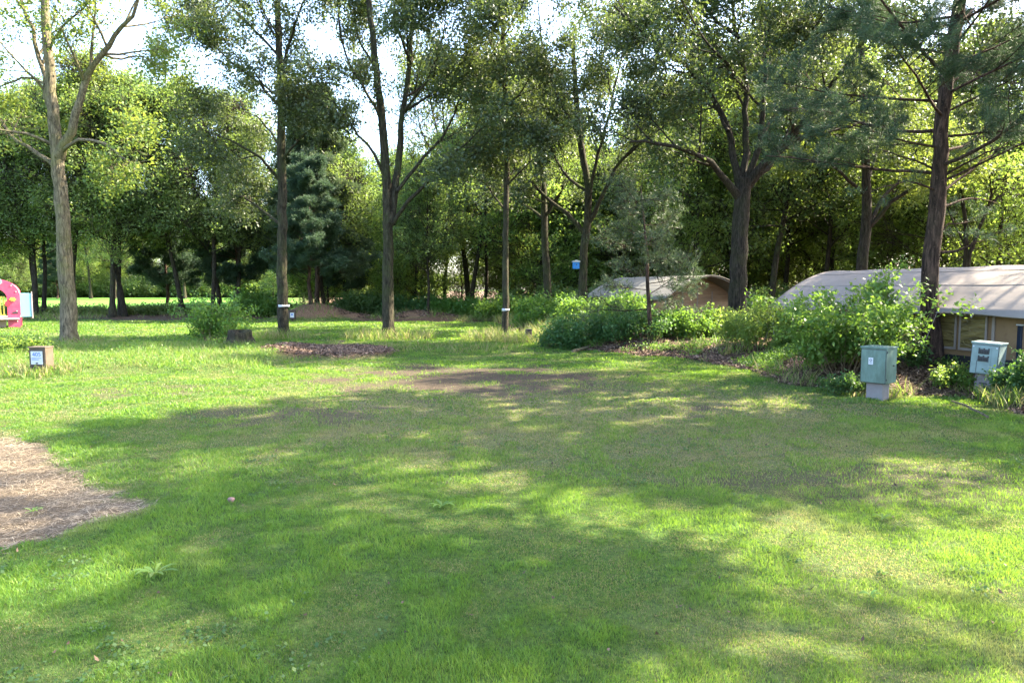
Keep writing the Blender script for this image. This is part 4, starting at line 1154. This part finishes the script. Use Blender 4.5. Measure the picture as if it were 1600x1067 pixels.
# dark blue post at the right edge
g = G(1592, 612); rt = empty('water_post', (g[0], g[1], zat(*g)), 'dark blue square post behind the bush at the right edge', 'post')
MB().box(-.09, .09, -.09, .09, -.1, .86).build('post', plain('navy_paint', (.010, .016, .035), .5, .15), rt, .008)
MB().box(-.1, .1, -.1, .1, .861, .885).build('cap', M['paper'], rt, .004)

# nest box on the oak
p = P(900, 415, 31.7); rt = empty('nest_box', tuple(p), 'bright blue nest box with a white roof hung on the oak trunk', 'nest box', None, R(10))
MB().box(-.13, .13, -.12, .12, -.15, .16).build('body', plain('blue_paint', (.03, .22, .62), .5, .1), rt, .006)
MB().prism([(-.16, .16), (.16, .16), (.16, .2), (0, .25), (-.16, .2)][::-1], -.17, .14).build('roof', M['paper'], rt)
MB().tube([[0, -.118, .04], [0, -.126, .04]], .03, 12).build('entrance', M['dark'], rt)

# tree stump with roots
g = G(374, 544); T = Tree(500); rt = empty('tree_stump', (g[0], g[1], zat(*g)), 'old mossy tree stump beside the leafy bush on the left', 'stump')
b = MB(); n = 20
zz = [-.1, .08, .25, .42, .47, .47]; q = [.40, .34, .28, .27, .24, .0]
for z, rr in zip(zz, q):
    for i in range(n):
        a = i * 2 * math.pi / n; k = rr * (1 + .18 * math.sin(a * 3 + 1) * (1 if z < .2 else .5) + .08 * math.sin(a * 7)); b.v.append([math.cos(a) * k * 1.3, math.sin(a) * k, z + .05 * math.sin(a * 2 + .5) * (z > .2)])
for j in range(len(zz) - 1):
    for i in range(n): b.f.append([j * n + i, j * n + (i + 1) % n, (j + 1) * n + (i + 1) % n, (j + 1) * n + i])
b.build('stump', M['bark'], rt)

# branches lying on the bank
for i, (pa, pb, lab) in enumerate([((895, 547), (950, 526), 'fallen pale branch slanting up the bank right of the black post'), ((1488, 621), (1545, 627), 'thin fallen branch below the right cabinet'), ((800, 515), (850, 495), 'fallen log on the slope behind the black post')]):
    ga, gb = G(*pa, .12), G(*pb, .3); q = [np.array([ga[0] + (gb[0] - ga[0]) * t, ga[1] + (gb[1] - ga[1]) * t, 0]) for t in np.linspace(0, 1, 6)]
    for v in q: v[2] = zat(v[0], v[1]) + .05 + random.uniform(0, .03)
    c = q[0].copy(); o = MB().tube([v - c for v in q], [.045, .018, .06][i], 7).build('fallen_branch', M['bark_pale'], None, loc=tuple(c)); tag(o, lab, 'branch')

# broadleaf weeds standing in the lawn
def rosette(px, py, s, lab, seed):
    g = G(px, py); r = np.random.default_rng(seed); V = []; Fs = []
    for i in range(9):
        a = i * 2.4 + r.uniform(-.3, .3); L = s * r.uniform(.7, 1.15); w = L * .10; e = r.uniform(.25, .6)
        dx, dy = math.cos(a), math.sin(a); o = len(V)
        for t, ww, z in ((0, .15, 0), (.35, .8, .22), (.7, 1, .3), (.9, .6, .26), (1, .05, .2)):
            for sg in (-1, 1): V.append([dx * L * t - dy * w * ww * sg, dy * L * t + dx * w * ww * sg, L * z * e * 2 + .01 + (.15 * w * ww)])
        for k in range(4): Fs.append([o + k * 2, o + k * 2 + 1, o + k * 2 + 3, o + k * 2 + 2])
    me = make_mesh('weed', V, Fs, M['shrub_leaf'], {'rnd': np.repeat(r.uniform(.2, .9, 9), 10)}, True)
    tag(link('lawn_weed', me, None, (g[0], g[1], zat(*g) + .015)), lab, 'weed')
rosette(242, 905, .14, 'dandelion-like rosette in the lawn below the tip of the straw patch', 1)
rosette(690, 797, .12, 'dark green rosette weed in the middle of the lawn', 2)
rosette(1360, 935, .08, 'small rosette weed in the sunlit grass, bottom right', 3)
rosette(52, 803, .08, 'tiny green weed growing in the straw patch', 4)
rosette(1380, 810, .09, 'pale rosette weed in the shaded grass on the right', 5)
# curled dead leaf / stone
g = G(361, 789); b = MB(); n = 10
for j, (z, rr) in enumerate([(-.01, .018), (.015, .024), (.028, .017), (.034, .0)]):
    for i in range(n): a = i * 2 * math.pi / n; b.v.append([math.cos(a) * rr * 1.4 * (1 + .15 * math.sin(3 * a)), math.sin(a) * rr, z])
for j in range(3):
    for i in range(n): b.f.append([j * n + i, j * n + (i + 1) % n, (j + 1) * n + (i + 1) % n, (j + 1) * n + i])
o = b.build('stone', plain('pink_stone', (.22, .13, .11), .8, .2, 20), None, loc=(g[0], g[1], zat(*g) + .01), smooth=True); tag(o, 'small pinkish stone lying in the grass right of the straw patch', 'stone')

# ------------------------------------------------------------------ play house
M['pink'] = plain('pink_panel', (.46, .045, .11), .5, .12, 1.5, dirt=(.50, .10, .16), dirtsc=2)
M['lblue'] = plain('light_blue_panel', (.20, .40, .50), .45, .06, 1.5)
M['yellow'] = plain('yellow_bars', (.55, .46, .07), .45, .08)
M['ptan'] = plain('tan_deck', (.42, .30, .22), .7, .15, 3)
M['pwhite'] = plain('pale_pink_shelf', (.50, .38, .37), .6, .1)
dph = 33.0; c = P(-20, 512, dph); zb = zat(c[0], dph)
rt = empty('play_house', (c[0], dph, zb), 'pink arched play house with yellow bars and light blue side panel at left edge', 'play house', None, R(33))
s_ = dph / F
def arch(x0, x1, z0, zs, zt, n=16, rx=None):
    cx, hw = (x0 + x1) / 2, (x1 - x0) / 2
    return [(x1, z0)] + [(cx + hw * math.cos(a), zs + (zt - zs) * math.sin(a)) for a in np.linspace(0, math.pi, n)] + [(x0, z0)]
def arch_frame(yy0, yy1, W, zs, zt, w, z0, zis, zit):
    o = arch(-W, W, 0, zs, zt, 24); i = arch(-w, w, z0, zis, zit, 24)
    n = len(o); b = MB()
    for y in (yy0, yy1): b.v += [[p[0], y, p[1]] for p in o] + [[p[0], y, p[1]] for p in i]
    for k in range(n - 1):
        b.f.append([k, k + 1, n + k + 1, n + k][::-1]); b.f.append([2 * n + k, 2 * n + k + 1, 3 * n + k + 1, 3 * n + k])
        b.f.append([k, k + 1, 2 * n + k + 1, 2 * n + k]); b.f.append([n + k, n + k + 1, 3 * n + k + 1, 3 * n + k][::-1])
    return b
for k, yy in enumerate((0, 1.4)):
    fr = arch_frame(yy, yy + .04, 1.32, 1.72, 2.48, .82, 0, 1.50, 2.05).build('arch_panel', M['pink'], rt)
    if k == 0:
        fl = MB(); a_ = [(1.05 + .13 * math.cos(a) * (1 + .18 * math.cos(6 * a)), 1.42 + .10 * math.sin(a) * (1 + .18 * math.cos(6 * a))) for a in np.linspace(0, 2 * math.pi, 30)[:-1]]
        fl.prism(a_[::-1], -.035, -.003).build('flower', plain('orange', (.8, .33, .06), .5, .1), fr)
        MB().prism([(1.05 + .05 * math.cos(a), 1.42 + .045 * math.sin(a)) for a in np.linspace(0, 2 * math.pi, 14)[:-1]][::-1], -.05, -.0355).build('flower_centre', M['yellow'], fr)
        MB().prism([(.84 + .11 * math.cos(a), 1.22 + .14 * math.sin(a)) for a in np.linspace(0, 2 * math.pi, 16)[:-1]][::-1], -.03, -.003).build('red_knob', plain('red', (.6, .03, .05), .45, .1), fr)
        MB().prism([(1.12 + .13 * math.cos(a), .72 + .1 * math.sin(a)) for a in np.linspace(0, math.pi, 12)][::-1], -.012, -.003).build('hand_hole', M['dark'], fr)
        for (bx, bz) in ((1.2, .35), (1.2, .85), (1.2, 1.8), (1.02, 2.1)): MB().tube([[bx, -.001, bz], [bx, -.02, bz]], .03, 8).build('bolt', M['pwhite'], fr)
cl = []
for i in range(40):
    a = math.pi * (i / 39); cl.append((-.05 + .72 * math.cos(a), 2.22 + .36 * math.sin(a) + .05 * abs(math.sin(a * 4))))
cl += [(-.6, 2.12), (0, 2.2), (.5, 2.1)]
MB().prism(cl[::-1], -.05, -.008).build('cloud_board', M['lblue'], rt)
rl = MB(); rl.box(-.75, .75, .05, .09, 1.50, 1.57); rl.box(-.75, .75, .05, .09, .62, .69)
rl.build('rail', M['yellow'], rt)
for i in range(11): MB().box(-.7 + i * .135, -.64 + i * .135, .055, .085, .691, 1.499).build('bar', M['yellow'], rt)
MB().box(-1.30, 1.28, .045, 1.39, .50, .58).build('deck', M['ptan'], rt)
MB().box(-1.2, 1.27, -.28, -.005, .44, .50).build('shelf', M['pwhite'], rt, .01)
MB().box(-.72, .72, .35, .39, .0, .499).build('back_board', M['ptan'], rt)
MB().box(1.33, 1.80, .1, .14, .55, 1.72).build('side_panel', M['lblue'], rt, .015)
MB().box(1.801, 1.84, .08, .16, .48, 1.80).build('side_post', M['pwhite'], rt)
MB().box(-1.80, -1.33, .1, .14, .45, 1.58).build('side_panel', M['lblue'], rt, .015)
hoops = MB()
for i in range(6):
    y = .1 + i * .25
    hoops.tube([(1.27 * math.cos(a), y, 1.72 + .71 * math.sin(a)) for a in np.linspace(0, math.pi, 15)], .02, 6)
hoops.build('roof_hoops', M['lblue'], rt)
print('objects', len(bpy.data.objects), 'polys', sum(len(m.polygons) for m in bpy.data.meshes))
